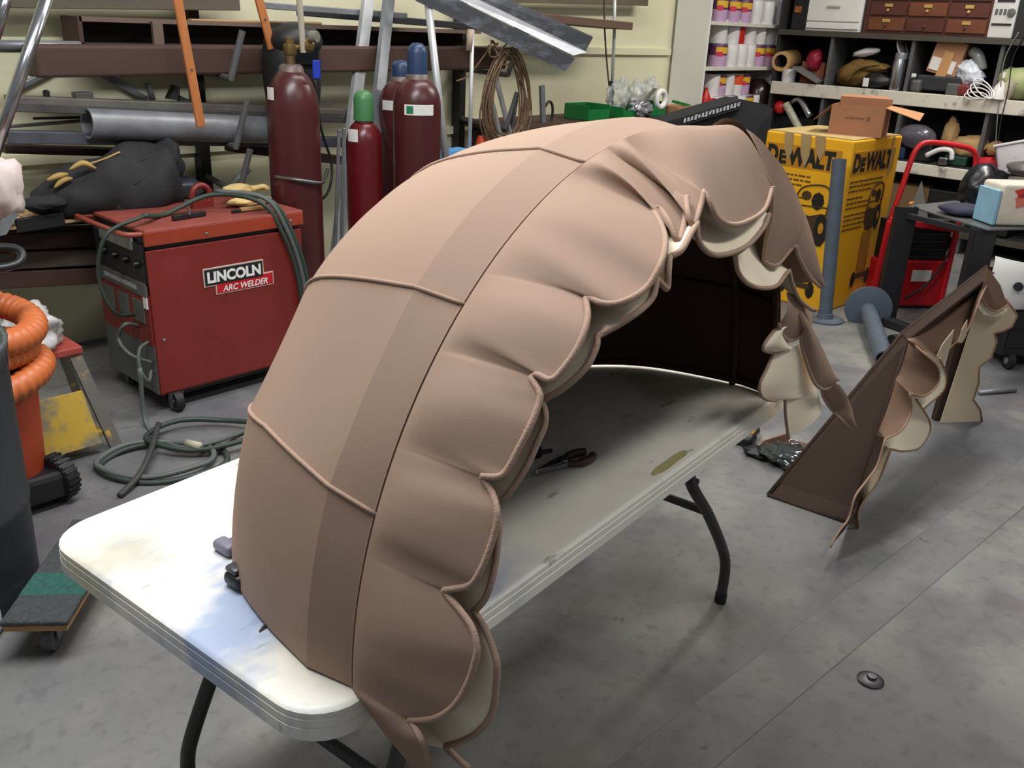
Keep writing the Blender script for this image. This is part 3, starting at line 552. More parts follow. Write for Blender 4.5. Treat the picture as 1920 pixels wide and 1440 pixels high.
h0 = vv+Vector((.03, -.06, .86)); obj('push_handle', gtube(smooth_pts([h0+Vector((-.2, .04, .0)), h0+Vector((.0, -.03, 0)), h0+Vector((.1, -.05, .01)), h0+Vector((.12, -.01, .045)), h0+Vector((.03, .05, .05)), h0+Vector((-.18, .1, .04))], 6), .014, 8), blackp, t, 'all')
# step stool
yp = mat('yellow_paint_worn', (178, 146, 44), .55, 0, .1, 7, .05, 60, col2=(112, 108, 92), thr=(.45, .62)); stg = mat('worn_grey_rail', (98, 94, 88), .5, .3, .2, 18, col2=(190, 150, 40), thr=(.55, .68))
f1 = aZ(222, 846); tp = aX(140, 655, f1.x-.02)
t = thing('step_stool', 'small paint-worn yellow step stool with a plastic bag on its top', 'stool', G(f1)+Vector((-.12, .1, 0)))
tz = .40; e1 = Vector((f1.x-.06, f1.y+.16, tz))
for dx in (0, -.34):
    obj('front_leg', gbar(Vector((f1.x+dx*1.1, f1.y-.0, 0)), e1+Vector((dx, 0, 0)), .045, .022, YV), stg, t)
    obj('rear_leg', gbar(Vector((f1.x+dx*1.05+.05, f1.y+.42, 0)), e1+Vector((dx, .14, 0)), .03, .02, YV), stg, t)
obj('tread', gbox(e1+Vector((-.17, .07, .0)), (.4, .2, .03), None, .005), mat('stool_top_red', (150, 64, 54), .6, 0, .2, 8), t)
pl = lambda f: Vector((f1.x-.03, f1.y, 0)).lerp(e1, f)
obj('front_plate', gprism([pl(.12)+Vector((-.02, -.004, 0)), pl(.62)+Vector((-.02, -.004, 0)), pl(.62)+Vector((-.33, -.004, 0)), pl(.12)+Vector((-.36, -.004, 0))], (0, .006, .002)), yp, t)
obj('lower_step', gbox(pl(.20)+Vector((-.18, .07, 0)), (.36, .14, .025), None, .004), yp, t)
obj('plastic_bag', gblob(e1+Vector((-.13, .05, .09)), (.11, .11, .1), .35, 2.2, 5, 4, None, tz+.016), mat('white_plastic_bag', (176, 174, 172), .3, 0, .12, 12, .4, 25), None, 'all', 'crumpled whitish plastic bag on the yellow step stool', 'bag')
# carpeted dolly
d0, d1, d2 = aZ(124, 1168, .125), aZ(4, 1170, .125), aZ(109, 990, .125); ux = (d0-d1).normalized(); uy = (d2-d1).normalized(); uy = (uy-ux*uy.dot(ux)).normalized()
t = thing('carpeted_dolly', 'low furniture dolly with grey carpet and a green stripe', 'dolly', G(d0))
cw = (d0-d1).length; cl = .52; cen = d0 - ux*(cw/2) + uy*(cl/2)
obj('plywood', gbox(cen-ZV*.016, (cw, cl, .018), (ux, uy, ZV)), mat('plywood_edge', (170, 126, 82), .7, 0, .15, 30), t)
carpet = mat('grey_carpet', (66, 70, 70), .95, 0, .25, 60, .8, 260)
obj('carpet', gbox(cen, (cw+.01, cl+.01, .016), (ux, uy, ZV), .005), carpet, t)
obj('carpet_stripe', gbox(cen-uy*(cl/2-.17)+ZV*.002, (cw+.011, .11, .0145), (ux, uy, ZV), .004), mat('green_carpet', (44, 92, 84), .95, 0, .3, 60, .8, 260), t)
for a_, b_ in ((.07, .06), (.07, cl-.06)):
    p = d0 - ux*a_ + uy*b_; p = G(p)
    cs_ = obj('caster', gtube([p+ZV*.042-ux*.014, p+ZV*.042+ux*.014], .042, 20), mat('grey_rubber', (74, 76, 80), .5), t, 50)
    obj('fork', merge(gbox(p+ZV*.07-ux*.02, (.004, .03, .07), (ux, uy, ZV)), gbox(p+ZV*.07+ux*.02, (.004, .03, .07), (ux, uy, ZV)), gbox(p+ZV*.1, (.05, .05, .006), (ux, uy, ZV))), steel, cs_)
obj('white_tray', gbox(G(aZ(-25, 1155))+ZV*.05, (.16, .3, .10), (ux, uy, ZV), .02), mat('pale_plastic', (190, 200, 200), .4), None, 40, 'pale plastic tub beside the carpeted dolly at the frame edge', 'tub')
# coiled cable on the floor
cc0 = aZ(320, 865)
for k, (rx, ry, ox, oy, lab) in enumerate(((.235, .125, -.03, -.01, 'lowest loop'), (.215, .115, -.05, .015, 'second loop'), (.22, .11, .18, .07, 'loop reaching towards the welder'))):
    pts = [G(cc0)+Vector((ox, oy, .012+.014*k+.006*math.sin(i*1.3)))+Vector((.80, -.6, 0))*(rx*math.cos(i*math.pi/9))+Vector((.6, .8, 0))*(ry*1.3*math.sin(i*math.pi/9)) for i in range(18)]
    cable('coiled_cable', 'green-grey welding cable coiled on the floor, %s' % lab, pts, .0115, (greenc, greyc, greenc)[k], closed=True)
cable('trailing_cable', 'grey cable trailing from the welder across the floor to the coil', [aX(262, 690, XE-.1), G(aZ(275, 800), .012), G(aZ(330, 850), .03), G(aZ(395, 850), .045), G(aZ(455, 815), .012), G(aZ(520, 790), .012)], .010, greyc)
cable('trailing_lead', 'dark lead crossing the coil towards the table edge', [G(aZ(300, 820), .06), G(aZ(285, 870), .055), G(aZ(262, 905), .03), G(aZ(225, 935), .011)], .012, mat('dark_lead', (52, 54, 52), .6))
obj('tape_wrap', gtube([G(aZ(352, 852), .05), G(aZ(378, 858), .05)], .016, 10), mat('masking_tape', (176, 170, 148), .7), None, 'all', 'beige tape wrapped round the coiled cable', 'tape')
# ================================================================== steel rack on the back wall and what it carries
wood_d = mat('dark_brown_board', (62, 44, 38), .7, 0, .18, 5, .05, 50, stretch=(.25, 2, 2)); wood_r = mat('reddish_board', (72, 49, 41), .7, 0, .15, 5, .05, 50, stretch=(.25, 2, 2))
wood_o = mat('orange_wood', (176, 108, 56), .6, 0, .15, 8, .05, 60, stretch=(3, 3, .5)); wood_p = mat('pale_wood', (186, 150, 104), .65, 0, .12, 9, stretch=(.3, 2, 2)); grime = mat('grimy_steel', (86, 84, 82), .5, .45, .25, 9, .05, 60); galv = mat('galvanised_pipe', (132, 134, 138), .42, .35, .2, 10, .03, 60)
alu = mat('aluminium', (190, 192, 192), .4, .35, .12, 9); darks = mat('dark_steel', (58, 58, 62), .48, .4, .15, 5); greyp = mat('grey_paint', (84, 84, 84), .55, 0, .15, 8)
rk = thing('wall_rack', 'black steel lumber rack with upturned arms on the yellow wall', 'rack', (2.4, 4.6, 0))
def post(px, py0, y): 
    p = aY(px, py0, y); return p.x
RX = [aY(352+40*.2, 60, 4.6).x, aY(862, 100, 4.6).x]
for x in RX: obj('upright', gbox((x, 4.6, 1.25), (.055, .07, 2.5)), blk, rk)
ARM = []
for x in RX:
    for z in (aY(400, 143, 4.2).z, aY(415, 268, 4.2).z, aY(432, 352, 4.2).z, 2.02):
        a_ = Vector((x, 4.57, z)); b_ = Vector((x-.13, 4.03, z)); c_ = Vector((x-.07, 4.0, z+.215))
        obj('arm', gtube([a_, lerp(a_, b_, .95), b_, lerp(b_, c_, .15), c_], .016, 8), greyp, rk, 40)
def beamY(name, label, cat, p0, p1, y, hpx, dep, m, bev=.004, y1=None, group=None):
    a_, b_ = aY(*p0, y), aY(*p1, y1 or y); h = hpx*pxm((a_+b_)/2)
    return obj(name, gbar(a_, b_, dep, h, ZV, bev), m, None, False, label, cat, group)
beamY('wall_board', 'dark grey-brown board along the top of the rack', 'board', (-60, -10), (440, 0), 4.5, 40, .1, mat('greybrown_board', (92, 84, 70), .7, 0, .12, 5, stretch=(.25, 2, 2)))
# open-ended timber trough
pa_, pb_ = aY(150, 60, 4.36), aY(900, 78, 4.36)
t = thing('timber_trough', 'long dark open timber trough on the upper rack arms', 'trough', lerp(pa_, pb_, .5))
fx = axes(pb_-pa_); wd_ = (pb_-pa_).length
obj('top_board', gbox(lerp(pa_, pb_, .5)+ZV*.055+YV*.08, (wd_, .18, .02), fx), mat('greyed_board', (112, 92, 80), .7, 0, .15, 5, stretch=(.25, 2, 2)), t)
obj('back_board', gbox(lerp(pa_, pb_, .5)+YV*.17, (wd_, .02, .12), fx), mat('shadowed_board', (40, 30, 26), .8), t); obj('bottom_board', gbox(lerp(pa_, pb_, .5)-ZV*.055+YV*.08, (wd_, .18, .02), fx), wood_d, t); obj('end_board', gbox(pa_+YV*.08, (.02, .18, .13), fx), wood_r, t)  # back board near-black: shade inside the open trough is put into its colour
obj('divider', gbox(lerp(pa_, pb_, .14)-YV*.02, (.05, .02, .11), fx), _M['greyed_board'], t)
beamY('timber_beam', 'reddish brown timber beam lying across the rack arms', 'beam', (55, 114), (935, 108), 4.22, 46, .14, wood_r, .012)
beamY('curved_lath', 'thin bent wooden lath on top of the timber trough', 'lath', (355, 38), (600, 44), 4.4, 5, .04, wood_p)
beamY('steel_tube', 'light grey steel tube high on the rack behind the ladder rails', 'tube', (493, 10), (760, 30), 4.3, 11, .04, galv)
beamY('steel_plate', 'dark flat steel bar above the timber trough', 'bar', (560, 22), (1000, 60), 4.42, 12, .05, darks)
beamY('top_rail', 'olive brown rail along the wall at the top right of the rack', 'rail', (930, -6), (1210, 3), 4.55, 16, .06, mat('olive_board', (102, 92, 72), .7))
# shelf plank with bracket wires
beamY('shelf_plank', 'brown plank shelf end jutting out near the white cabinet', 'plank', (985, 32), (1156, 48), 4.35, 14, .3, mat('brown_plank', (98, 76, 60), .65, 0, .12, 5, stretch=(.25, 2, 2)))
beamY('angle_iron', 'rusty grey angle iron along the middle rack arms', 'angle iron', (15, 186), (665, 210), 4.2, 12, .10, mat('greyed_angle', (104, 98, 92), .55, .3, .25, 10))
beamY('angle_iron', 'dark steel channel under the rusty angle iron', 'channel', (10, 200), (660, 224), 4.16, 15, .02, grime)
a_, b_ = aY(163, 232, 4.14), aY(560, 246, 4.14); obj('steel_pipe', gpipe(a_, b_, .066, .058, 28), galv, None, 40, 'thick galvanised pipe with an open end on the lower rack arms', 'pipe')
beamY('steel_channel', 'blue-grey steel channel on the lower rack arms below the thick pipe', 'channel', (8, 256), (640, 266), 4.2, 20, .08, mat('bluegrey_steel', (88, 90, 98), .45, .4, .2, 9))
beamY('timber_offcut', 'dark brown timber under the blue-grey channel', 'timber', (2, 278), (250, 286), 4.4, 14, .1, wood_d)
beamY('timber_offcut', 'dark timber offcut on the lower rack beside the maroon cylinder', 'timber', (430, 275), (640, 300), 4.35, 16, .1, wood_r)
for p0, p1, r, m, lab in (((8, 238), (160, 226), .008, galv, 'thin grey rod left of the thick pipe'), ((62, 222), (158, 220), .006, blk, 'thin black rod with a knob left of the thick pipe'), ((-20, 84), (150, 86), .02, galv, 'pale conduit along the wall at the upper left'), ((-20, 92), (60, 92), .012, greenc, 'dark green conduit below the pale one')):
    obj('rod', gtube([aY(*p0, 4.3), aY(*p1, 4.3)], r, 8), m, None, 'all', lab, 'rod')
for p0, p1, h, lab in (((190, 138), (275, 186), 12, 'grey steel bar slanting below the reddish beam'), ((30, 166), (98, 132), 10, 'light grey bar slanting beside the chrome pole'), ((278, 156), (286, 188), 9, 'short upright grey offcut on the angle iron')):
    beamY('steel_offcut', lab, 'offcut', p0, p1, 4.625, h, .03, galv)
t = thing('steel_bracket', 'dark triangular steel bracket resting on the angle iron', 'bracket', aY(330, 188, 4.25))
obj('plate', gprism([aY(318, 186, 4.25), aY(330, 160, 4.25), aY(337, 163, 4.25), aY(338, 188, 4.25)], (0, .05, 0)), darks, t); obj('web', gprism([aY(335, 178, 4.25), aY(362, 190, 4.25), aY(335, 190, 4.25)], (0, .02, 0)), darks, t)
t = thing('angle_offcut', 'small rusty fitting standing on the left of the angle iron', 'fitting', aY(150, 180, 4.22))
obj('body', gbox(aY(155, 180, 4.22), (.08, .05, .035), None, .006), grime, t); obj('knob', glathe([(.014, 0), (.014, .03), (0, .035)], aY(88, 184, 4.22), 10), rub, t, 40)
# chrome poles, wooden sticks
for p0, p1, y, r, m, nm, lab in (((97, -30), (-12, 290), 3.55, .022, chrome, 'chrome_pole', 'shiny chrome pole slanting across the upper left corner'), ((22, -40), (-10, 70), 3.7, .02, chrome, 'chrome_pole', 'second chrome pole just inside the upper left corner')):
    obj(nm, gtube([aY(*p0, y), aY(*p1, y)], r, 14), m, None, 'all', lab, 'pole')
for p0, p1, y, w_, lab in (((322, -60), (377, 238), 3.95, .042, 'long orange-brown wooden slat hanging in front of the pipe'), ((470, -60), (510, 92), 4.0, .042, 'orange-brown wooden slat beside the welding helmet')):
    a_, b_ = aY(*p0, y), aY(*p1, y); s_ = thing('wooden_slat', lab, 'slat', a_); obj('slat', gbar(a_, b_, .016, w_, YV.cross(b_-a_).normalized(), .004), wood_o, s_); obj('nail', glathe([(.006, 0), (.004, .004), (0, .004)], lerp(a_, b_, .62)-YV*.012, 8, (XV, ZV, -YV)), chrome, s_)
# leaning aluminium rails
def channel(label, p0, y0, p1, y1, w_, m, nm='aluminium_rail'):
    a_, b_ = aY(*p0, y0), aY(*p1, y1); d_ = (b_-a_).normalized(); s_ = d_.cross(YV).normalized(); n_ = d_.cross(s_).normalized(); ln = (b_-a_).length; c_ = (a_+b_)/2
    t = thing(nm, label, 'rail', b_)
    obj('web', gbox(c_, (ln, w_, .004), (d_, s_, n_)), m, t)
    for s in (-1, 1): obj('flange', gbox(c_+s_*(s*w_/2)-n_*.012, (ln, .005, .03), (d_, s_, n_)), m, t)
    obj('groove', gbox(c_+s_*.004-n_*.003, (ln, .006, .004), (d_, s_, n_)), grime, t)
channel('pale aluminium rail leaning just left of the green capped cylinder', (700, -60), 4.3, (628, 520), 3.9, .062, alu)
channel('grey aluminium rail leaning between the green and blue capped cylinders', (738, -60), 4.3, (700, 300), 3.85, .06, galv)
obj('leaning_pole', gtube([aY(795, -60, 4.1), aY(836, 300, 3.75)], .022, 14), alu, None, 'all', 'round aluminium pole leaning right of the blue capped cylinder', 'pole')
for p0, p1, lab in (((636, 242), (628, 480), 'thin steel strip leaning left of the small red cylinder'), ((645, 240), (640, 480), 'second thin steel strip leaning left of the small red cylinder')):
    beamY('steel_strip', lab, 'strip', p0, p1, 3.9, 7, .01, galv)
cable('hanging_hose', 'thin black hose hanging beside the maroon regulator cylinder', [aY(590, 150, 3.85), aY(602, 240, 3.85), aY(622, 310, 3.85), aY(612, 365, 3.8), aY(570, 388, 3.78)], .007, rub)
# folded steel sheets
def sheet(label, poly, y0, y1, m):
    ys = [y0, y1, y1, y0]; P = [aY(p[0], p[1], yy) for p, yy in zip(poly, ys)]; return obj('steel_sheet', gprism(P, (0, .012, .008)), m, None, False, label, 'sheet')
sheet_m = mat('scuffed_dark_steel', (62, 64, 70), .42, .3, .1, 6, .02, 50, col2=(120, 124, 134), thr=(.5, .8), stretch=(1, 1, 3))
sheet('upper dark steel channel slanting down at the top of the wall', [(820, -60), (1112, 70), (1098, 96), (800, -40)], 4.1, 3.85, sheet_m)
sheet('pale scuffed flange between the two dark steel channels', [(815, -40), (1100, 98), (1075, 104), (800, -30)], 4.07, 3.83, mat('scuffed_flange', (150, 152, 158), .4, .5, .2, 8, stretch=(1, 1, 3)))
sheet('lower dark steel channel slanting above the wire rope coil', [(800, -28), (1078, 110), (1060, 134), (780, 2)], 4.02, 3.8, sheet_m)
# wire rope coil
rope = mat('rusty_wire_rope', (112, 88, 66), .6, .3, .25, 40); cw_ = aY(940, 172, 4.0)
t = thing('wire_rope_coil', 'rusty wire rope coil hanging below the steel channels', 'coil', aY(940, 270, 4.0))
for k in range(14):
    rx = .165+.035*math.sin(k*2.1); rz = .262+.02*math.cos(k*1.7); ox = .022*math.sin(k*3.3); oz = -.006*k
    obj('loop', gtube([cw_+Vector((ox+rx*math.sin(a_)*(1-.25*math.cos(a_)), -.05+.012*math.sin(k*2.7+a_), oz+rz*math.cos(a_))) for a_ in [i*2*math.pi/30 for i in range(30)]], .0055, 6, True), rope, t, 'all')
tk = aY(922, 85, 3.95); obj('tie', gtube([tk+Vector((.035*math.cos(i*.7), .02*math.sin(i*1.3), .03*math.sin(i*.9)-.002*i)) for i in range(22)], .007, 6), rope, t, 'all')
obj('tail', gtube(smooth_pts([tk, aY(880, 140, 4), aY(856, 152, 4)], 6), .005, 6), rope, t, 'all')
# poles and tubes under the coil
t = thing('broom_pole', 'silver mop pole with a blue dustpan head beside the wire rope', 'mop', aY(880, 300, 3.9))
obj('pole', gtube([aY(886, 56, 3.95), aY(880, 300, 3.9)], .012, 10), alu, t, 'all'); obj('grip', gtube([aY(883, 55, 3.95), aY(879, 95, 3.95)], .019, 10), mat('beige_grip', (170, 152, 132), .6), t, 'all')
bp = aY(864, 300, 3.85); obj('dustpan', gprism([aY(836, 300, 3.85), aY(850, 284, 3.85), aY(880, 279, 3.85), aY(896, 290, 3.85), aY(890, 330, 3.85), aY(830, 330, 3.85)], (0, .1, 0)), mat('sky_blue_plastic', (96, 160, 214), .45), t)
obj('lip', gprism([aY(882, 278, 3.85), aY(897, 292, 3.85), aY(895, 330, 3.85), aY(880, 330, 3.85)], (0, -.02, 0)), mat('blue_plastic', (56, 120, 190), .45), t)
for k, (p0, p1, r, m) in enumerate((((928, 138), (962, 275), .017, alu), ((912, 150), (945, 280), .015, alu), ((990, 188), (968, 270), .02, galv), ((968, 186), (952, 290), .014, darks))):
    obj('aluminium_tube', gpipe(aY(*p0, 4.15), aY(*p1, 4.05), r, r*.8, 12), m, None, 40, ('bright tube standing inside the rope coil', 'second bright tube leaning inside the rope coil', 'fat grey tube right of the rope coil', 'dark tube behind the rope coil')[k], 'tube')
t = thing('steel_upright', 'short grey steel upright with a black hook right of the rope coil', 'upright', aY(1018, 235, 4.2))
obj('strip', gbar(aY(1016, 160, 4.2), aY(1019, 250, 4.2), .04, .02, YV), galv, t); obj('hook', gtube(smooth_pts([aY(1022, 200, 4.2), aY(1030, 190, 4.2), aY(1036, 200, 4.2), aY(1034, 225, 4.2), aY(1024, 240, 4.2)], 5), .009, 8), blk, t, 'all')
obj('orange_cone', glathe([(.06, 0), (.055, .02), (.035, .13), (.024, .17), (0, .172)], aY(902, 308, 4.0), 18), mat('safety_orange', (224, 72, 34), .5), None, 40, 'small bright orange funnel beside the blue dustpan', 'funnel')
obj('tool_bag', gblob(aY(930, 300, 4.2), (.2, .1, .13), .2, 2, 4, 3), mat('black_canvas', (28, 26, 28), .85), None, 'all', 'black canvas bag under the wire rope coil', 'bag')
# bow-shaped rod and cable right
obj('steel_rod', gtube([aY(1153, -30, 4.3), aY(1152, 55, 4.3), aY(1146, 200, 4.3)], .012, 10), alu, None, 'all', 'thin bright rod hanging from the plank to the green bins', 'rod')
obj('brown_rope', gtube(smooth_pts([aY(1132, -30, 4.32), aY(1134, 60, 4.32), aY(1139, 130, 4.32), aY(1146, 195, 4.3)], 6), .007, 6), mat('brown_cord', (72, 62, 48), .7), None, 'all', 'brown cord hanging beside the bright rod', 'cord')
obj('rod_sleeve', gtube([aY(1148, 152, 4.29), aY(1145, 195, 4.29)], .02, 8), blk, None, 'all', 'black sleeve at the foot of the bright rod', 'sleeve')
# bench with green bins
bz_ = aY(1100, 222, 4.25).z
t = thing('work_bench', 'wooden work bench behind the awning carrying green bins', 'bench', (5.4, 4.3, 0))
obj('bench_top', gbox((5.55, 4.3, bz_-.02), (2.3, .55, .04), None, .004), wood_r, t)
for x in (4.5, 6.6):
    for y in (4.08, 4.52): obj('leg', gbox((x, y, bz_/2-.02), (.07, .07, bz_-.04)), wood_d, t)
gbin = mat('green_bin_plastic', (18, 112, 52), .4, 0, .06)
def openbin(label, p, w_, d_, h_):
    p = Vector(p); t = thing('parts_bin', label, 'bin', p, 'green parts bins'); q = p+ZV*.006
    obj('floor', gbox(q, (w_, d_, .01)), gbin, t); obj('front', gbox(q+Vector((0, -d_/2, h_*.35)), (w_, .006, h_*.7)), gbin, t); obj('back', gbox(q+Vector((0, d_/2, h_/2)), (w_, .006, h_)), gbin, t)
    for s in (-1, 1): obj('side', gbox(q+Vector((s*w_/2, 0, h_/2)), (.006, d_, h_)), gbin, t)
for k, (px, w_) in enumerate(((1104, .24), (1166, .22), (1214, .2))):
    p = aZ(px, 219, bz_); p = Vector((aY(px, 219, 4.2).x, 4.22, bz_)); openbin('green plastic parts bin on the bench, %s' % ('leftmost one', 'middle one', 'rightmost one beside the torn carton')[k], p, w_, .22, .10 if k != 1 else .075)
clear = mat('clear_plastic', (206, 210, 206), .12, 0, .08, 18, .5, 20, alpha=.45)
for k, (px, py, s, sd) in enumerate(((1160, 180, .11, 1), (1193, 178, .09, 2), (1218, 168, .075, 6))):
    obj('plastic_pouch', gblob(aY(px, py, 4.25), (s, .06, s*1.1), .5, 2.4, sd, 4), clear, None, 'all', 'crumpled clear plastic pouch in the green bins, %s' % ('left one', 'middle one', 'right one')[k], 'pouch')
obj('silver_wrap', gblob(aY(1203, 205, 4.12), (.12, .05, .06), .5, 2.6, 9, 4), mat('silver_foil', (172, 170, 176), .25, .6, .2), None, 'all', 'crumpled silver wrapping in front of the green bins', 'wrapping')
obj('silver_trowel', gbar(aY(1200, 200, 4.1), aY(1228, 166, 4.1), .012, .03, YV, .003), chrome, None, False, 'bright metal blade sticking up from the green bins', 'blade')
obj('tape_roll', gtube([aY(1239, 186, 4.12)+Vector((.0+.06*math.cos(i*.42), 0, .06*math.sin(i*.42))) for i in range(15)], .022, 10, True), whitel, None, 'all', 'white roll of tape in the green bins', 'tape')
obj('torn_carton', gbox(aY(1270, 210, 4.15), (.3, .2, .1), (XV, YV, ZV)), mat('kraft', (168, 122, 88), .75, 0, .08, 10), None, False, 'low brown carton with green edge at the end of the bins', 'carton')
obj('carton_lid', gbar(aY(1262, 190, 4.1), aY(1292, 198, 4.1), .02, .02), gbin, None, False, 'thin green strip on the brown carton', 'strip')

# ================================================================== black jacket and the low lumber stack at left
jz = aY(200, 392, 4.15).z
t = thing('plywood_board', 'thin plywood sheet under the black jacket', 'board', (1.75, 4.2, jz)); obj('sheet', gbox(aY(175, 398, 4.15)+YV*.08, (1.0, .42, .012)), wood_p, t)
for k, (py, m, lab) in enumerate(((412, darks, 'dark steel bar directly under the plywood sheet'), (450, wood_d, 'dark brown timber in the low stack, second from top'), (485, mat('greybrown_timber', (78, 66, 58), .7, 0, .2, 5, stretch=(.25, 2, 2)), 'grey-brown timber in the middle of the low stack'), (520, wood_r, 'reddish timber at the bottom of the low stack'))):
    beamY('stacked_timber', lab, 'timber', (-30 if k else 30, py), (250, py-12), 4.25, 30 if k else 18, .16, m)
beamY('slotted_angle', 'slotted dark angle steel at the end of the low stack', 'angle', (30, 424), (120, 410), 4.02, 26, .02, blk)
obj('steel_scrap', gprism([aY(-20, 392, 4), aY(36, 400, 4), (aY(12, 440, 4)), aY(-20, 446, 4)], (0, .15, 0)), galv, None, False, 'grey folded steel scrap at the left edge beside the jacket', 'scrap')
for x in (1.2, 2.35): obj('stack_support', gbox((x, 4.35, .27), (.1, .2, .53)), darks, None, False, 'dark steel trestle under the %s end of the low timber stack' % ('left' if x < 2 else 'right'), 'trestle')
jc = aY(195, 335, 4.1)
t = thing('black_jacket', 'rolled black jacket with gold trim lying on the plywood sheet', 'jacket', G(jc, jz))
jk = mat('black_cloth', (36, 36, 38), .85, 0, .2, 9, .15, 90); gold = mat('gold_trim', (176, 146, 80), .6, 0, .15, 12)
ja = Vector((1, 0, .22)).normalized(); jn = Vector((-.22, 0, 1)).normalized()
def jacket(u, v):
    a_ = v*2*math.pi; x = (u-.5)*2; lo = aY(62, 378, 4.1); hi = aY(322, 330, 4.1); c_ = lerp(lo, hi, u) 
    r_ = .045+.125*math.sin(min(1, u*1.08)*math.pi*.62)**.8
    if u > .93: r_ *= 1-.75*((u-.93)/.07)**2
    k = 1+.16*noise.noise(Vector((u*5, math.cos(a_)*1.3, math.sin(a_)*1.3)))+.07*math.sin(a_*3+u*14)
    p = c_ + Vector((.02*math.sin(a_*2), 1.1*r_*k*math.cos(a_), r_*k*math.sin(a_)))
    p.z = max(p.z, jz+.008); return p
obj('body', ggrid(jacket, 40, 33), jk, t, 'all')
for k, (px, py, sx_, sz_, tilt) in enumerate(((262, 335, .16, .05, 20), (270, 352, .15, .045, 12), (285, 368, .12, .04, 4), (235, 372, .10, .03, 30))):
    ja = Vector((math.cos(R(tilt)), 0, math.sin(R(tilt)))); obj('sleeve_fold', gblob(aY(px, py, 3.99), (sx_, .05, sz_), .22, 2.2, 20+k, 4, (ja, YV, Vector((-ja.z, 0, ja.x))), jz+.006), jk, t, 'all')
for k, (pts, r_) in enumerate(((((150, 375), (200, 340), (255, 305), (308, 285)), .016), (((205, 382), (232, 350), (262, 322), (300, 305)), .018), (((226, 385), (252, 362), (290, 345), (318, 338)), .014), (((110, 370), (140, 348), (180, 322)), .013), (((245, 388), (275, 378), (312, 366)), .012))):
    P_ = smooth_pts([aY(x, y, 3.975+.03*(k == 0)+.05*(k == 3)) for x, y in pts], 7); obj('cloth_fold', gtube(P_, [r_*(.25+.75*math.sin(math.pi*i/(len(P_)-1))) for i in range(len(P_))], 10), jk, t, 'all')
obj('collar', gblob(aY(312, 300, 4.1), (.06, .12, .10), .25, 2, 3, 3), jk, t, 'all'); obj('cuff', gblob(aY(80, 380, 4.02), (.09, .06, .03), .3, 2.4, 11, 3, None, jz+.006), jk, t, 'all')
for k, pp in enumerate((((88, 338), (108, 330), (128, 326)), ((130, 318), (155, 306), (180, 316)), ((102, 352), (118, 338), (136, 334)), ((150, 312), (190, 300), (225, 285)))):
    obj('gold_trim', gtube(smooth_pts([aY(x, y, 4.0-.02*(k == 1)) for x, y in pp], 6), [.004+.009*math.sin(math.pi*i/12) for i in range(13)] if k < 3 else .004, 8), gold, t, 'all')
obj('white_cloth', gblob(aY(2, 350, 3.5), (.07, .05, .11), .4, 2, 2, 3), mat('pinkish_cloth', (206, 190, 186), .8), None, 'all', 'pale pinkish rag at the very left edge', 'rag')
obj('metal_bar_stub', gtube([aY(465, 316, 4.1), aY(432, 352, 4.1)], .02, 10), greyp, None, 'all', 'short dark pipe stub above the welder gloves', 'pipe')
obj('blue_tarp', gblob(aY(345, 352, 4.2), (.1, .06, .05), .35, 2, 6, 3), mat('dark_blue_plastic', (54, 58, 70), .35), None, 'all', 'dark blue plastic wrap between the jacket and the lifting eye', 'wrap')
# ================================================================== white paint shelf in the corner
whp = mat('white_painted_wood', (226, 224, 216), .6, 0, .05, 2, .04, 60); whp2 = mat('scuffed_white', (214, 210, 198), .6, 0, .1, 12)
Y0, YB = 4.3, 4.64; XA, XB = 6.93, 8.26
ws = thing('paint_shelf', 'tall white wooden shelf of paint cans in the corner', 'shelf', ((XA+XB)/2, 4.47, 0))
ZTOP = 2.45
obj('side_panel', gbox((XA+.015, (Y0+YB)/2, ZTOP/2), (.03, YB-Y0, ZTOP)), whp, ws); obj('side_panel', gbox((XB-.02, (Y0+YB)/2, ZTOP/2), (.04, YB-Y0, ZTOP)), whp, ws)
obj('back_panel', gbox(((XA+XB)/2, YB-.008, ZTOP/2), (XB-XA, .015, ZTOP)), mat('shelf_back', (120, 118, 112), .7), ws); obj('top_panel', gbox(((XA+XB)/2, (Y0+YB)/2, ZTOP), (XB-XA, YB-Y0, .03)), whp, ws)
SH = [aY(1330, 39, Y0).z-.0, aY(1325, 126, Y0).z+.0, .98]
for z in SH: obj('shelf_board', gbox(((XA+XB)/2, (Y0+YB)/2, z-.015), (XB-XA-.05, YB-Y0-.01, .03), None, .003), whp2, ws)
for z in (.1, .5): obj('shelf_board', gbox(((XA+XB)/2, (Y0+YB)/2, z), (XB-XA-.05, YB-Y0-.01, .03)), whp2, ws)
pur = mat('purple_label', (92, 40, 84), .45, 0, .05); pink = mat('lilac_label', (188, 156, 186), .45, 0, .1); yel = mat('yellow_logo', (222, 176, 44), .45, 0, .1); whc = mat('white_can', (222, 218, 216), .4, 0, .04); redc = mat('red_can', (196, 34, 30), .4); oran = mat('orange_can', (222, 84, 30), .4); rimm = mat('can_rim', (176, 176, 178), .3, .8)
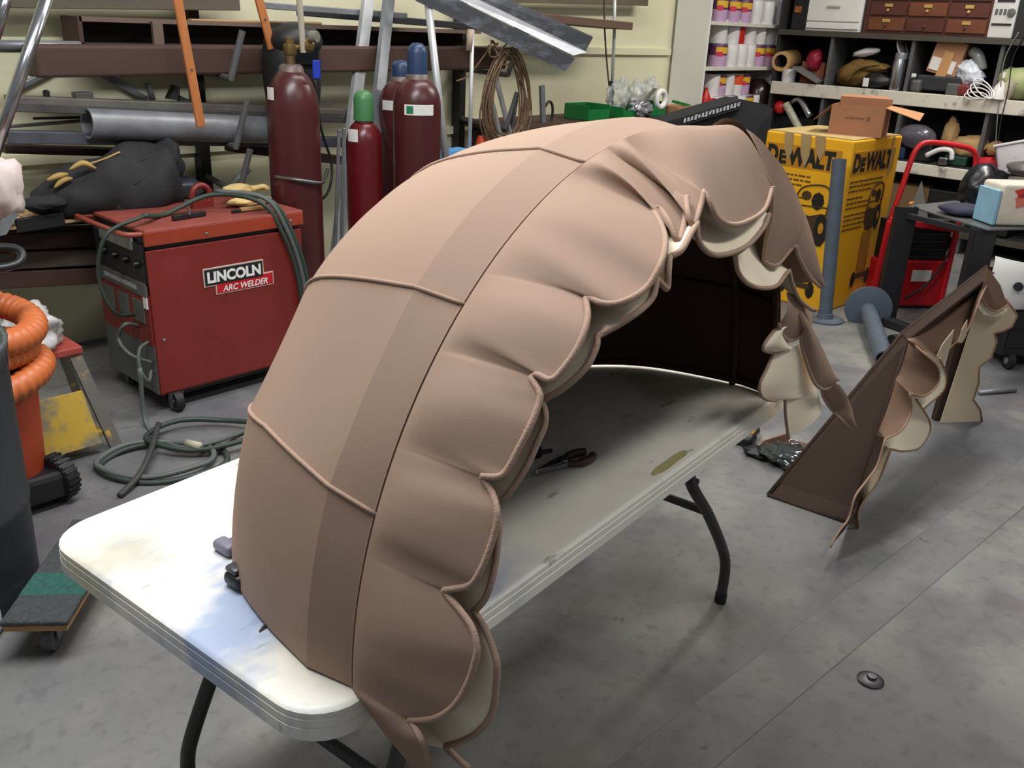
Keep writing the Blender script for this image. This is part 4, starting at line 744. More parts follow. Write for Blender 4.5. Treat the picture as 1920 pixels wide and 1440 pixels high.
def can(label, p, r, h, style):
    p = Vector(p); t = thing('paint_can', label, 'paint can', p, 'paint cans on the white shelf')
    top = {'purple': pur, 'white': whc, 'red': redc, 'orange': oran}[style]; low = {'purple': pink, 'white': whc, 'red': redc, 'orange': whc}[style]
    obj('can_body', glathe([(r*.97, 0), (r, .006), (r, h*.5)], p, 20), low, t, 40); obj('can_upper', glathe([(r, h*.5), (r, h-.01), (r*.96, h-.004)], p, 20), top, t, 40)
    obj('lid', glathe([(r*.96, h-.008), (r*1.0, h-.003), (r*.95, h+.003), (r*.8, h), (0, h)], p, 20), rimm if style == 'purple' else whc, t, 40)
    if style == 'purple':
        obj('logo', ggrid(lambda u, v: p+Vector(((r+.001)*math.sin((u-.5)*1.5-.5), -(r+.001)*math.cos((u-.5)*1.5-.5), h*(.58+.28*v))), 6, 2), yel, t, 'all')
        obj('logo_red', ggrid(lambda u, v: p+Vector(((r+.0012)*math.sin((u-.5)*.7-.85), -(r+.0012)*math.cos((u-.5)*.7-.85), h*(.46+.2*v))), 6, 2), mat('magenta_logo', (206, 44, 70), .45), t, 'all')
    return t
ORD = ['first', 'second', 'third', 'fourth', 'fifth', 'sixth', 'seventh', 'eighth']
def row(pxs, pyb, z, h, styles, where, y):
    for k, (px, st) in enumerate(zip(pxs, styles)):
        p = aY(px, pyb, y); can('%s paint can, %s from the left %s' % (('purple-labelled' if st == 'purple' else st), ORD[k], where), (p.x, y, z), min(.082, (aY(px+10, pyb, y).x-p.x)*.9), h, st)
row([1345, 1369, 1390, 1411, 1433, 1454], 38, SH[0], .19, ['purple', 'purple', 'purple', 'white', 'white', 'white'], 'on the upper white shelf', 4.40)
row([1343, 1363, 1381, 1396, 1413, 1434], 126, SH[1], .185, ['purple', 'white', 'white', 'white', 'purple', 'purple'], 'in the lower tier of the middle shelf', 4.40)
row([1343, 1366, 1376, 1397, 1416, 1436], 90, SH[1]+.189, .19, ['white', 'white', 'red', 'white', 'white', 'white'], 'in the upper tier of the middle shelf', 4.43)
row([1324, 1337, 1352, 1366, 1382, 1396, 1408], 186, SH[2], .135, ['red', 'white', 'white', 'purple', 'white', 'purple', 'white'], 'in the lower tier of the bottom shelf', 4.40)
row([1331, 1343, 1358, 1374, 1388], 166, SH[2]+.139, .18, ['white', 'purple', 'white', 'orange', 'purple'], 'in the upper tier of the bottom shelf', 4.44)
p = aY(1322, 185, 4.36); obj('red_bottle', glathe([(.045, 0), (.05, .02), (.05, .12), (.03, .17), (.016, .19), (.016, .215), (0, .216)], (p.x, 4.36, SH[2]), 18), redc, None, 40, 'glossy red bottle at the left end of the bottom white shelf', 'bottle')
t = thing('brown_jug', 'dark brown round jug on the bottom white shelf', 'jug', Vector((aY(1424, 180, 4.38).x, 4.4, SH[2]))); q = WO[t.name]
obj('body', glathe([(.11, 0), (.13, .03), (.13, .16), (.10, .23), (.05, .27), (0, .275)], q, 26), mat('brown_glass', (40, 22, 20), .25), t, 40); obj('label', ggrid(lambda u, v: q+Vector((.131*math.sin((u-.5)*.5+.35), -.131*math.cos((u-.5)*.5+.35), .05+.1*v)), 5, 2), whc, t, 'all')
# ================================================================== dark shelving along the right wall
dk = mat('charcoal_shelf', (40, 39, 38), .7, 0, .1, 6); crm = mat('paint_dripped_edge', (206, 200, 184), .6, 0, .08, 8, .05, 30, col2=(120, 116, 112), thr=(.55, .7))
XF = 8.0; XW = 8.6
sh = thing('wall_shelving', 'long charcoal shelving with cream paint-spattered front edges', 'shelving', ((XF+XW)/2, 2.0, 0))
YL, YR = 4.22, -.6
ZS = [1.69, 1.25, .70, .18]
for k, z in enumerate(ZS):
    b_ = obj('shelf_board', gbox(((XF+XW)/2+.01, (YL+YR)/2, z-.02), (XW-XF-.02, YL-YR, .04)), dk, sh)
    if k in (1, 2): obj('front_edge', gbox((XF-.005, (YL+YR)/2, z-.055), (.03, YL-YR, .11 if k == 1 else .09), None, .006), crm, sh)
    else: obj('front_edge', gbox((XF-.005, (YL+YR)/2, z-.02), (.03, YL-YR, .045)), mat('dark_edge', (66, 60, 50), .6), sh)
obj('back_panel', gbox((XW+.01, (YL+YR)/2, 1.2), (.02, YL-YR, 2.4)), mat('shelf_dark_back', (30, 30, 32), .8), sh); obj('end_panel', gbox(((XF+XW)/2, YL, 1.2), (XW-XF, .03, 2.4)), dk, sh)
obj('top_board', gbox(((XF+XW)/2, (YL+YR)/2, 2.35), (XW-XF, YL-YR, .04)), dk, sh)
for px, py in ((1556, 100), (1707, 110), (1873, 120)):
    y = aX(px, py, XF).y; obj('divider', gbox((XF+.16, y, .835), (.3, .03, 1.67)), greyp, sh)
for y in (1.2, .2): obj('divider', gbox((XF+.16, y, .835), (.3, .03, 1.67)), greyp, sh)
def sx(px, py, dx=0.): return aX(px, py, XF+dx)
# white drawer box
a_, b_ = sx(1507, 56, .05), sx(1612, 54, .05)
t = thing('white_drawer_unit', 'white drawer unit on the top dark shelf', 'drawers', Vector((XF+.25, (a_.y+b_.y)/2, 1.692)))
wv = a_.y-b_.y; cy = (a_.y+b_.y)/2; obj('case', gbox((XF+.27, cy, 1.692+.16), (.42, wv, .32), None, .004), whc, t); dr = obj('drawer_front', gbox((XF+.052, cy, 1.692+.185), (.016, wv-.03, .21), None, .004), whp, t); obj('handle', gbar((XF+.035, cy+.06, 1.692+.20), (XF+.035, cy-.06, 1.692+.20), .012, .02, ZV, .004), mat('ivory', (190, 184, 166), .5), dr)
obj('drawer_front', gbox((XF+.052, cy, 1.692+.045), (.016, wv-.03, .05), None, .004), whp, t)
# wooden card-file drawers
mah = mat('mahogany', (104, 56, 32), .45, 0, .2, 6, .03, 40, stretch=(1, .4, 3)); mah2 = mat('mahogany_dark', (80, 38, 28), .45, 0, .2, 6, stretch=(1, .4, 3)); bpl = mat('brass_plate', (200, 166, 96), .4, .5)
a_, b_ = sx(1616, 58, .03), sx(1858, 64, .03); cy = (a_.y+b_.y)/2; wv = a_.y-b_.y
t = thing('card_file_cabinet', 'dark wooden cabinet with rows of small drawers and brass label holders', 'cabinet', Vector((XF+.25, cy, 1.692)))
obj('case', gbox((XF+.28, cy, 1.692+.2), (.48, wv, .4), None, .004), mah2, t)
for c in range(3):
    for r_ in range(3):
        y = a_.y-wv*(.035+.93*(c+.5)/3); z = 1.692+.075+.118*r_
        dr = obj('drawer', gbox((XF+.034, y, z), (.02, wv*.29, .10), None, .003), (mah, mah2, mah)[(c+r_) % 3] if not (c == 2 and r_ == 1) else mah2, t)
        if not (c == 1 and r_ == 0): obj('label_holder', gbox((XF+.02, y, z+.025), (.008, .065, .026), None, .002), bpl, dr)
        obj('knob', glathe([(.009, 0), (.012, .012), (0, .016)], (XF+.022, y, z-.012), 10, (YV, ZV, -XV)), bpl if r_ else mah2, dr, 40)
a_, b_ = sx(1850, 66, .03), sx(1896, 68, .03); cy = (a_.y+b_.y)/2; wv = a_.y-b_.y
t = thing('radio', 'upright silver-white radio beside the wooden drawers', 'radio', Vector((XF+.15, cy, 1.692)))
sil = mat('silver_white_plastic', (196, 194, 190), .4, 0, .05); obj('case', gbox((XF+.14, cy, 1.692+.21), (.22, wv, .42), None, .008), sil, t)
obj('display', gbox((XF+.028, cy, 1.692+.30), (.008, wv*.7, .08)), blk, t)
for k in range(4): obj('button', gbox((XF+.027, cy+wv*(.3-.17*k), 1.692+.19), (.008, .02, .04), None, .003), greyd, t)
obj('dial', glathe([(.03, 0), (.028, .014), (0, .015)], (XF+.03, cy-wv*.3, 1.692+.185), 14, (YV, ZV, -XV)), steel, t, 40); obj('slot', gbox((XF+.027, cy, 1.692+.10), (.008, wv*.8, .014)), blk, t)
obj('speaker_box', gbox((XF+.2, sx(1930, 40).y-.02, 1.692+.16), (.3, .26, .32), None, .006), blk, None, False, 'dark box right of the silver radio', 'box')
obj('dark_books', gbox((XF+.2, sx(1494, 30).y, 1.692+.15), (.3, .14, .30), None, .004), blk, None, False, 'dark binder between the white cabinets on the top shelf', 'binder')
obj('binder_logo', gbox((XF+.045, sx(1492, 18).y, 1.692+.17), (.006, .06, .05)), mat('worn_logo', (160, 96, 40), .6, 0, .4, 40), None, False, 'small worn orange logo patch on the dark binder', 'patch')
# middle shelf contents
Zm = 1.25
def onS_(px, x_=.12, z=Zm, py=150): 
    p = aX(px, py, XF+x_); return Vector((XF+x_, p.y, z))
p = onS_(1480, .1); kraft = _M['kraft']
obj('paper_roll', gpipe(p+Vector((-.1, .06, .17)), p+Vector((.2, .1, .19)), .085, .06, 18), mat('kraft_paper', (190, 150, 96), .75, 0, .1), None, 40, 'roll of kraft paper at the left end of the middle shelf', 'paper roll')
obj('white_tub', glathe([(.06, 0), (.065, .1), (.068, .11), (0, .112)], onS_(1478, .06), 18), whc, None, 40, 'small white tub below the kraft paper roll', 'tub')
obj('crimson_pouch', gblob(onS_(1522, .12)+ZV*.2, (.06, .07, .09), .25, 2, 3, 3), mat('crimson', (150, 22, 52), .5), None, 'all', 'crimson pouch on the middle shelf beside the paper roll', 'pouch')
obj('grey_sheet_metal', gbar(onS_(1492, .05)+ZV*.13, onS_(1542, .05)+ZV*.02, .2, .02, ZV), mat('grey_sheet', (120, 118, 116), .4), None, False, 'grey sheet slanting down on the middle shelf', 'sheet')
obj('orange_carton', gbox(onS_(1530, .25)+ZV*.09, (.2, .22, .18)), mat('orange_kraft', (160, 92, 54), .7), None, False, 'brown-orange carton behind the slanting grey sheet', 'carton')
olive = mat('olive_canvas', (112, 84, 34), .8, 0, .15, 9, .15, 60)
p = onS_(1622, .16); t = thing('olive_bag', 'olive brown canvas tool bag on the middle shelf', 'bag', p)
obj('body', gblob(p+Vector((0, .06, .11)), (.14, .2, .12), .2, 1.8, 4, 3, (XV, Vector((0, .93, -.3)), Vector((0, .3, .93))), Zm+.003), olive, t, 'all'); obj('flap', gblob(p+Vector((-.06, -.05, .17)), (.08, .17, .05), .25, 2, 8, 3), olive, t, 'all'); obj('strap', gtube(smooth_pts([p+Vector((-.14, .1, .05)), p+Vector((-.16, 0, .16)), p+Vector((-.12, -.15, .2))], 6), .012, 6), olive, t, 'all')
obj('white_shell', gblob(onS_(1615, .12)+ZV*.285, (.06, .12, .035), .2, 2, 2, 3, (XV, Vector((0, .96, -.2)), Vector((0, .2, .96)))), whc, None, 'all', 'white moulded plastic shell on top of the olive bag', 'shell')
obj('black_pouch', gblob(onS_(1645, .07)+ZV*.06, (.09, .13, .07), .2, 2, 5, 3, None, Zm+.003), blk, None, 'all', 'black pouch with a white tag in front of the olive bag', 'pouch')
obj('white_tag', gbox(onS_(1624, -.03)+ZV*.05, (.006, .05, .07), None, .002), whc, None, False, 'white paper tag leaning on the black pouch', 'tag')
p = onS_(1682, .06); t = thing('steel_flask', 'tall brushed steel flask on the middle shelf', 'flask', p); obj('body', glathe([(.055, 0), (.058, .01), (.058, .22), (.05, .25)], p, 22), chrome, t, 40); obj('cap', glathe([(.05, .25), (.05, .29), (.046, .3), (0, .3)], p, 22), galv, t, 40)
for k, px in enumerate((1684, 1700)): obj('grinding_disc', glathe([(.0, 0), (.10, 0), (.10, .012), (0, .012)], onS_(px, .16+.05*k)+ZV*.32, 26, (XV, Vector((0, .5, .86)), Vector((0, .86, -.5)))), (whc, greyd)[k], None, 40, ('white disc leaning behind the steel flask', 'grey disc leaning behind the white disc')[k], 'disc')
p = onS_(1772, .12); t = thing('open_carton', 'small cardboard box with tape and white panels on the middle shelf', 'carton', p)
ca = (XV, Vector((0, .97, .2)), Vector((0, -.2, .97))); obj('box', gbox(p+ZV*.28, (.14, .24, .27), ca), kraft, t); obj('side_print', gbox(p+Vector((-.075, .02, .22)), (.006, .2, .10), ca), whc, t); obj('tape_strip', gbox(p+Vector((-.08, .0, .22)), (.006, .08, .22), ca), mat('kraft_tape', (190, 140, 92), .4), t)
obj('drill_case', gbox(p+Vector((.02, .02, .08)), (.22, .36, .12), None, .015), darks, None, False, 'dark grey tool case under the small cardboard box', 'case')
obj('grey_tool', gbox(onS_(1722, .03)+ZV*.05, (.1, .08, .1), None, .02), greyd, None, False, 'grey power tool body left of the dark tool case', 'tool'); obj('white_switch', gbox(onS_(1712, .0)+ZV*.13, (.03, .035, .03), None, .006), whc, None, False, 'small white plug on the grey power tool', 'plug')
obj('red_tool', gbox(onS_(1812, .04)+ZV*.045, (.1, .1, .09), None, .02), mat('dull_red', (110, 34, 30), .5), None, False, 'dull red tool right of the dark case', 'tool'); obj('grey_block', gbox(onS_(1792, .03)+ZV*.045, (.08, .1, .09), None, .01), greyd, None, False, 'grey block beside the dull red tool', 'block')
obj('bag_of_parts', gblob(onS_(1816, .08)+ZV*.17, (.06, .12, .085), .35, 2, 5, 4, (XV, Vector((0, .8, .6)), Vector((0, -.6, .8)))), mat('bag_blue_white', (200, 206, 216), .25, 0, .1, 9, .3, 30, col2=(34, 60, 150), thr=(.55, .6)), None, 'all', 'white and blue plastic bag of parts on the middle shelf', 'bag')
obj('clear_bottle', gtube(smooth_pts([onS_(1812, .12)+ZV*.34, onS_(1825, .1)+ZV*.30, onS_(1836, .1)+ZV*.2], 5), .045, 12), mat('cloudy_plastic', (130, 132, 130), .25), None, 'all', 'cloudy plastic elbow above the bag of parts', 'elbow')
t = thing('white_cable', 'white cable coil hanging over the shelf edge', 'cable', onS_(1840, -.02))
for k in range(4): obj('loop', gtube([onS_(1836+k*4, -.04-.006*k)+Vector((.03*math.sin(i*.42), .085*math.cos(i*.42), .012+.02*k+.028*math.sin(i*.42+.3*k)*(1+.5*k))) for i in range(15)], .0055, 6, True), whc, t, 'all')
lime = mat('lime_grey_cloth', (150, 156, 110), .8, 0, .2, 8)
obj('green_bag', gblob(onS_(1910, .1)+ZV*.11, (.12, .16, .13), .25, 2, 6, 3, None, Zm+.003), lime, None, 'all', 'pale green bag at the right end of the middle shelf', 'bag'); obj('paper_cup', glathe([(.05, 0), (.06, .16), (.055, .16), (.045, .01)], onS_(1886, .02), 16, (XV, Vector((0, .9, .43)), Vector((0, -.43, .9)))), mat('pale_tan', (190, 176, 160), .6), None, 40, 'tan paper cup leaning against the pale green bag', 'cup')
obj('white_funnel', glathe([(.06, 0), (.05, .08), (.015, .14), (.012, .2)], onS_(1880, .0), 16), whc, None, 40, 'white funnel below the tan paper cup', 'funnel')
for k, px in enumerate((1890, 1905)): obj('dangling_wire', gtube(smooth_pts([sx(px+20, 60, -.03), sx(px-6, 110, -.03), sx(px-14, 165, -.04), sx(px-22-10*k, 250, -.04), sx(px-24-8*k, 330, -.04)], 6), .004, 6), blk if k else mat('grey_wire', (120, 118, 112), .6), None, 'all', ('thin grey wire dangling in front of the right shelves', 'thin black wire dangling in front of the right shelves')[k], 'wire')
# lower shelf contents
Zl = .70
obj('caulk_tube', gtube([onS_(1480, .05, .98)+ZV*.08, onS_(1518, .05, .9)+ZV*-.08], .035, 14), mat('caulk_print', (176, 172, 150), .5, 0, .3, 40), None, 40, 'printed caulk tube slanting below the cream shelf edge', 'tube')
obj('chrome_faucet', gtube(smooth_pts([onS_(1490, .1, .95)+ZV*.12, onS_(1505, .05, .95)+ZV*.16, onS_(1530, .02, .95)+ZV*.02], 6), .028, 10), chrome, None, 'all', 'curved chrome pipe behind the caulk tube', 'pipe'); obj('red_plug', gblob(onS_(1470, .08, .98)+ZV*.04, (.05, .06, .06), .1, 2, 1, 3), redc, None, 'all', 'red cap beside the caulk tube', 'cap')
obj('stacked_crate', gbox(onS_(1505, .3, Zl)+ZV*.12, (.3, .5, .24)), blk, None, False, 'black crate on the lower shelf behind the caulk tube', 'crate')
sand = mat('sand_cloth', (176, 142, 96), .85, 0, .15, 9)
p = onS_(1800, .12, Zl, 280); t = thing('canvas_work_glove', 'sand coloured canvas work gloves on the lower shelf', 'gloves', p)
obj('palm', gblob(p+Vector((0, -.08, .16)), (.09, .15, .09), .3, 2, 3, 3, None, Zl+.003), sand, t, 'all'); obj('finger', gblob(p+Vector((0, .1, .25)), (.05, .06, .13), .3, 2, 7, 3), sand, t, 'all')
obj('scarlet_cloth', gblob(onS_(1862, .04, Zl, 310)+ZV*.05, (.09, .14, .06), .3, 2, 4, 3, None, Zl+.003), mat('scarlet', (186, 20, 40), .7), None, 'all', 'bright scarlet cloth on the lower shelf', 'cloth')
obj('tan_pad', gblob(onS_(1862, .14, Zl, 310)+ZV*.16, (.06, .1, .06), .2, 2, 8, 3), sand, None, 'all', 'tan pad above the scarlet cloth', 'pad')
p = onS_(1903, .0, Zl, 300); t = thing('white_pail', 'white square pail with dark marks tipped on the lower shelf', 'pail', p); pa3 = (XV, Vector((0, .95, -.3)), Vector((0, .3, .95))); obj('body', gbox(p+ZV*.13, (.24, .22, .24), pa3, .03, 3), mat('marked_white', (206, 200, 204), .45, 0, .05, 9, col2=(120, 110, 112), thr=(.62, .7)), t, 40); obj('rim', gbox(p+ZV*.24+Vector((0, .035, 0)), (.26, .24, .02), pa3, .008), whc, t)
t = thing('white_hand_tool', 'white handled tool on the lower shelf behind the red trolley', 'tool', onS_(1760, .0, Zl, 290)); q = onS_(1760, .0, Zl, 290)
obj('handle', gtube(smooth_pts([q+Vector((0, .1, .06)), q+Vector((0, .0, .12)), q+Vector((0, -.09, .12)), q+Vector((0, -.11, .05))], 5), .02, 8), whc, t, 'all'); obj('clip', gbox(q+Vector((0, -.05, .035)), (.06, .07, .06), None, .01), chrome, t)
for k, (px, w_, h_, m, lab) in enumerate(((1700, .3, .22, mat('dark_red_box', (96, 26, 28), .5), 'dark red box on the lower shelf next to the cardboard box'), (1735, .25, .14, blk, 'black case on the lower shelf behind the red trolley'), (1800, .3, .08, mat('dark_green', (20, 62, 48), .5), 'dark green flat case under the canvas gloves'), (1690, .2, .1, mat('navy', (36, 50, 86), .5), 'navy blue folded cloth at the left of the lower shelf'))):
    p = onS_(px, .14+.12*(k == 0), Zl, 290); obj('shelf_box', gbox(p+ZV*(h_/2+.002+(.0 if k != 1 else 0)), (.2, w_*.6, h_), None, .012), m, None, False, lab, 'box')
obj('dome_cover', gblob(onS_(1716, .05, Zl, 270)+ZV*.20, (.08, .16, .10), .08, 1.5, 2, 3), mat('smoky_plastic', (86, 82, 90), .2), None, 'all', 'smoky plastic dome on the lower shelf', 'dome')
# bottom shelf
obj('grey_sheet', gprism([onS_(1700, .0, .2, 400), onS_(1745, .0, .2, 400), onS_(1715, .0, .2, 400)+ZV*.35], (.02, 0, 0)), mat('grey_plastic_sheet', (120, 118, 112), .5), None, False, 'grey folded sheet leaning on the bottom shelf', 'sheet')
obj('kraft_carton', gbox(onS_(1705, .2, .18, 400)+ZV*.16, (.3, .35, .3)), mat('brown_kraft', (120, 92, 62), .7), None, False, 'brown carton on the bottom shelf behind the red trolley', 'carton')
obj('black_crate', gbox(onS_(1820, .22, .18, 400)+ZV*.16, (.3, .7, .3), None, .01), blk, None, False, 'black crate on the bottom shelf', 'crate')
# ================================================================== big yellow tool box and things around it
dy = mat('yellow_box_card', (236, 172, 18), .55, 0, .05, 3); inkb = mat('black_ink', (26, 22, 16), .6); inkd = mat('brown_ink', (104, 72, 20), .6); amber = mat('amber_ink', (188, 128, 14), .6)
bu_ = Vector((.9985, -.05, 0)).normalized(); bv_ = Vector((-bu_.y, bu_.x, 0)); c0 = Vector((5.46, 2.285, 0)); BW, BD, BH = .66, .60, 1.075
bxd = thing('yellow_tool_box', 'tall yellow printed cardboard tool box with black lettering', 'box', c0+bu_*.33+bv_*.3)
obj('carton', gbox(c0+bu_*(BW/2)+bv_*(BD/2)+ZV*(BH/2), (BW, BD, BH), (bu_, bv_, ZV), .012, 3), dy, bxd)
obj('top_flaps', gbox(c0+bu_*(BW/2)+bv_*(BD/2)+ZV*(BH+.002), (BW-.02, BD-.02, .008), (bu_, bv_, ZV)), mat('flap_kraft', (176, 150, 96), .7), bxd)
# left face: looks along +bu ; reading direction -bv.   right face: looks along +bv ; reading direction +bu
def left(u, z): return c0 + bv_*(BD*(1-u)) + ZV*z - bu_*.0012
def right(u, z): return c0 + bu_*(BW*u) + ZV*z - bv_*.0012
for fn, rd, nn, W__ in ((left, -bv_, -bu_, BD), (right, bu_, -bv_, BW)):
    pan = obj('print_band', gbox(fn(.46, BH-.135), (W__*.86, .003, .135), (rd, nn, ZV)), amber, bxd)
    text('lettering', 'D', fn(.05, BH-.185)+nn*.002, rd, ZV, .10, inkb, bxd, W__*.13, 0, .055); text('lettering', 'E', fn(.19, BH-.185)+nn*.002, rd, ZV, .075, inkb, bxd, W__*.09, 0, .055); text('lettering', 'WALT', fn(.29, BH-.185)+nn*.002, rd, ZV, .10, inkb, bxd, W__*.54, 0, .055)
    random.seed(3 if fn is left else 5)
    z = BH-.25
    for i in range(10):
        if i in (3, 6): z -= .015
        x0 = .05; ln = random.uniform(.45, .8) if i < 2 else random.uniform(.22, .45); x = x0
        while x < x0+ln:
            wd = random.uniform(.03, .09); obj('small_print', gbox(fn(x+wd/2, z), (W__*wd, .002, .011), (rd, nn, ZV)), inkd, pan); x += wd+.014
        z -= .03 if i else .028
def ring(c, r, rd, nn, m, w_=.012): return gtube([c+rd*(r*math.cos(i*.5236))+ZV*(r*math.sin(i*.5236)) for i in range(12)], w_, 4, True)
# printed machine pictures
for fn, rd, nn, W__, zc_, k in ((left, -bv_, -bu_, BD, .55, 1.25), (right, bu_, -bv_, BW, .60, 1.0)):
    cu_ = .62; q = lambda x, y: fn(cu_, zc_)+rd*(x*k)+ZV*(y*k)+nn*.001
    pb2 = mat('print_brown', (70, 50, 18), .6)
    pr = obj('printed_machine', gprism([q(x, y) for x, y in ((-.09, -.05), (-.10, .02), (-.05, .045), (.01, .03), (.07, .05), (.09, .0), (.06, -.085), (.0, -.11), (-.06, -.10))], nn*.0015), pb2, bxd)
    obj('printed_frame', gtube(smooth_pts([q(-.085, .03), q(-.07, .13), (q(-.03, .175)), q(.07, .19), q(.105, .15), q(.10, .03)], 4), .006, 4), pb2, pr)
    obj('printed_frame', gtube([q(-.08, .075), q(.1, .085)], .005, 4), pb2, pr); obj('printed_gauge', gprism([q(-.02+.028*math.cos(i*.785), .13+.024*math.sin(i*.785)) for i in range(8)], nn*.002), pb2, pr)
    obj('printed_motor', gprism([q(.045+.035*math.cos(i*.785), .11+.045*math.sin(i*.785)) for i in range(8)], nn*.002), inkb, pr)
    obj('printed_wheel', gprism([q(.085+.038*math.cos(i*.628), -.03+.085*math.sin(i*.628))+nn*.001 for i in range(10)], nn*.002), inkb, pr); obj('printed_hub', gprism([q(.085+.015*math.cos(i*.785), -.02+.03*math.sin(i*.785))+nn*.003 for i in range(8)], nn*.001), amber, pr)
    obj('print_band', gprism([fn(cu_, zc_)+rd*x+ZV*y+nn*.001 for x, y in ((-.085, -.115*k), (.045, -.115*k), (.06, -.38), (-.07, -.38))], nn*.001), mat('print_ochre', (168, 112, 14), .6), bxd)
    for sx_ in (-.10, .10): obj('printed_wheel', gprism([fn(cu_, zc_-.43)+rd*(sx_+.03*math.cos(i*.628))+ZV*(.055*math.sin(i*.628))+nn*.001 for i in range(10)], nn*.0015), inkb, bxd)
    obj('printed_axle', gbar(fn(cu_, zc_-.41)-rd*.09+nn*.002, fn(cu_, zc_-.41)+rd*.09+nn*.002, .002, .035, ZV), mat('print_brown', (70, 50, 18)), bxd)
tape_m = mat('packing_tape', (168, 140, 96), .45)
for u_, l_, w2 in ((.30, .17, .055), (.50, .20, .06), (.66, .14, .06)):
    obj('tape_strip', gprism([left(u_, BH+.004)+bv_*w2*.9, left(u_, BH+.004)-bv_*w2*.9*.3, left(u_+.02, BH-l_*.6)-bv_*w2*.2, left(u_+.02, BH-l_)+bv_*w2*.2, left(u_, BH-l_*.6)+bv_*w2*.6], -bu_*.005), tape_m, bxd)
obj('tape_strip', gprism([right(.78, BH), right(.82, BH), right(.84, BH-.22), right(.81, BH-.26)], -bv_*.003), tape_m, bxd)
# open carton on top
zt = BH+.006; q0, q1_ = aZ(1552, 250, zt), aZ(1651, 259, zt); fu = (q1_-q0).normalized(); fv = Vector((-fu.y, fu.x, 0)); wl = (q1_-q0).length; hh = .175; dl = .26
kr = mat('carton_kraft', (158, 108, 76), .75, 0, .06, 8); krd = mat('carton_inside', (178, 126, 82), .75)
t = thing('open_cardboard_box', 'open brown cardboard box sitting on the yellow tool box', 'box', q0)
obj('front', gbox((q0+q1_)/2+ZV*hh/2, (wl, .005, hh), (fu, fv, ZV)), kr, t); obj('back', gbox((q0+q1_)/2+fv*dl+ZV*(hh/2+.02), (wl, .005, hh+.04), (fu, fv, ZV)), kr, t)
for p in (q0, q1_): obj('side', gbox(p+fv*dl/2+ZV*hh/2, (.005, dl, hh), (fu, fv, ZV)), kr, t)
obj('base', gbox((q0+q1_)/2+fv*dl/2+ZV*.004, (wl, dl, .006), (fu, fv, ZV)), kr, t)
obj('flap', gprism([q1_+ZV*hh, q1_+fv*dl+ZV*hh, q1_+fv*dl*.9+fu*.2+ZV*(hh-.03), q1_+fv*dl*.1+fu*.2+ZV*(hh-.06)], ZV*.004), krd, t); obj('flap', gprism([q0+ZV*hh, q0+fv*dl+ZV*hh, q0+fv*dl-fu*.1+ZV*(hh-.09), q0-fu*.1+ZV*(hh-.10)], ZV*.004), kr, t)
obj('flap', gprism([q0+fv*dl+ZV*(hh+.04), q1_+fv*dl+ZV*(hh+.04), q1_+fv*(dl+.05)-fu*.06+ZV*(hh+.055), q0+fv*(dl+.05)+ZV*(hh+.05)], fv*.004), kr, t)
random.seed(4)
for i in range(9): obj('faded_print', gbox(q0+fu*(wl*.28+i*.0135)+ZV*(hh*.60+random.uniform(-.001, .001))-fv*.003, (.009, .002, .012+random.uniform(-.003, .003)), (fu, fv, ZV)), mat('faded_ink', (112, 76, 54), .7), t)
obj('leaf_emblem', gprism([q0+fu*(wl*.28+.135+x)+ZV*(hh*.60+y)-fv*.0035 for x, y in ((-.008, -.015), (.01, -.006), (.014, .006), (.004, .012), (-.006, .014))], -fv*.001), _M['faded_ink'], t)
# grey pipe stands
gp = mat('grey_enamel_pipe', (86, 96, 108), .42, 0, .12, 9)
def pstand(label, base, a_, b_, r):
    t = thing('pipe_stand', label, 'stand', base)
    obj('pipe', gpipe(a_, b_, r, r*.85, 22), gp, t, 40); obj('base_plate', glathe([(.0, 0), (.115, 0), (.115, .012), (.05, .018), (.045, .05), (0, .05)], base, 26), gp, t, 35)
fp = aZ(1546, 600); pstand('grey upright pipe stand in front of the yellow tool box', G(fp), G(fp)+ZV*.02, aX(1574, 298, fp.x), .041)
fp = aZ(1622, 606); t = thing('lying_pipe_stand', 'grey pipe stand lying on the floor behind the brown awning', 'stand', G(fp))
p2_ = G(aZ(1655, 690), .05); obj('pipe', gpipe(G(fp, .09), p2_, .05, .042, 20), gp, t, 40); ax3 = axes(p2_-G(fp, .09)); obj('base_plate', glathe([(0, 0), (.14, 0), (.14, .014), (.06, .03), (0, .03)], G(fp, .10), 24, (ax3[1], ax3[2], ax3[0])), gp, t, 35)
# black covered case with white lettering
kc = mat('black_cover', (24, 25, 30), .75, 0, .12, 5)
A3, B3, C3 = Vector((5.30, 3.55, 1.07)), Vector((5.80, 3.28, 1.225)), Vector((5.98, 3.12, 1.20))
t = thing('black_covered_case', 'black fabric covered case with white lettering behind the awning', 'case', (5.7, 3.3, 0))
off = Vector((.14, .2, 0)); 
def crow(P, dz): return [P[0]+ZV*dz, P[1]+ZV*dz, P[2]+ZV*dz]
P0 = [A3-ZV*.07, B3-ZV*.05, C3-ZV*.05]; 
obj('cover', gprism([G(A3), G(C3), C3-ZV*.035, C3-ZV*.01-(C3-B3)*.15, B3, A3], off), kc, t)
obj('lettering_flap', gprism([A3-off*.12, B3-off*.12, B3-off*.12-ZV*.06, A3-off*.12-ZV*.06], off*.1), kc, t)
random.seed(9); n3 = (B3-A3); tv = n3.normalized()
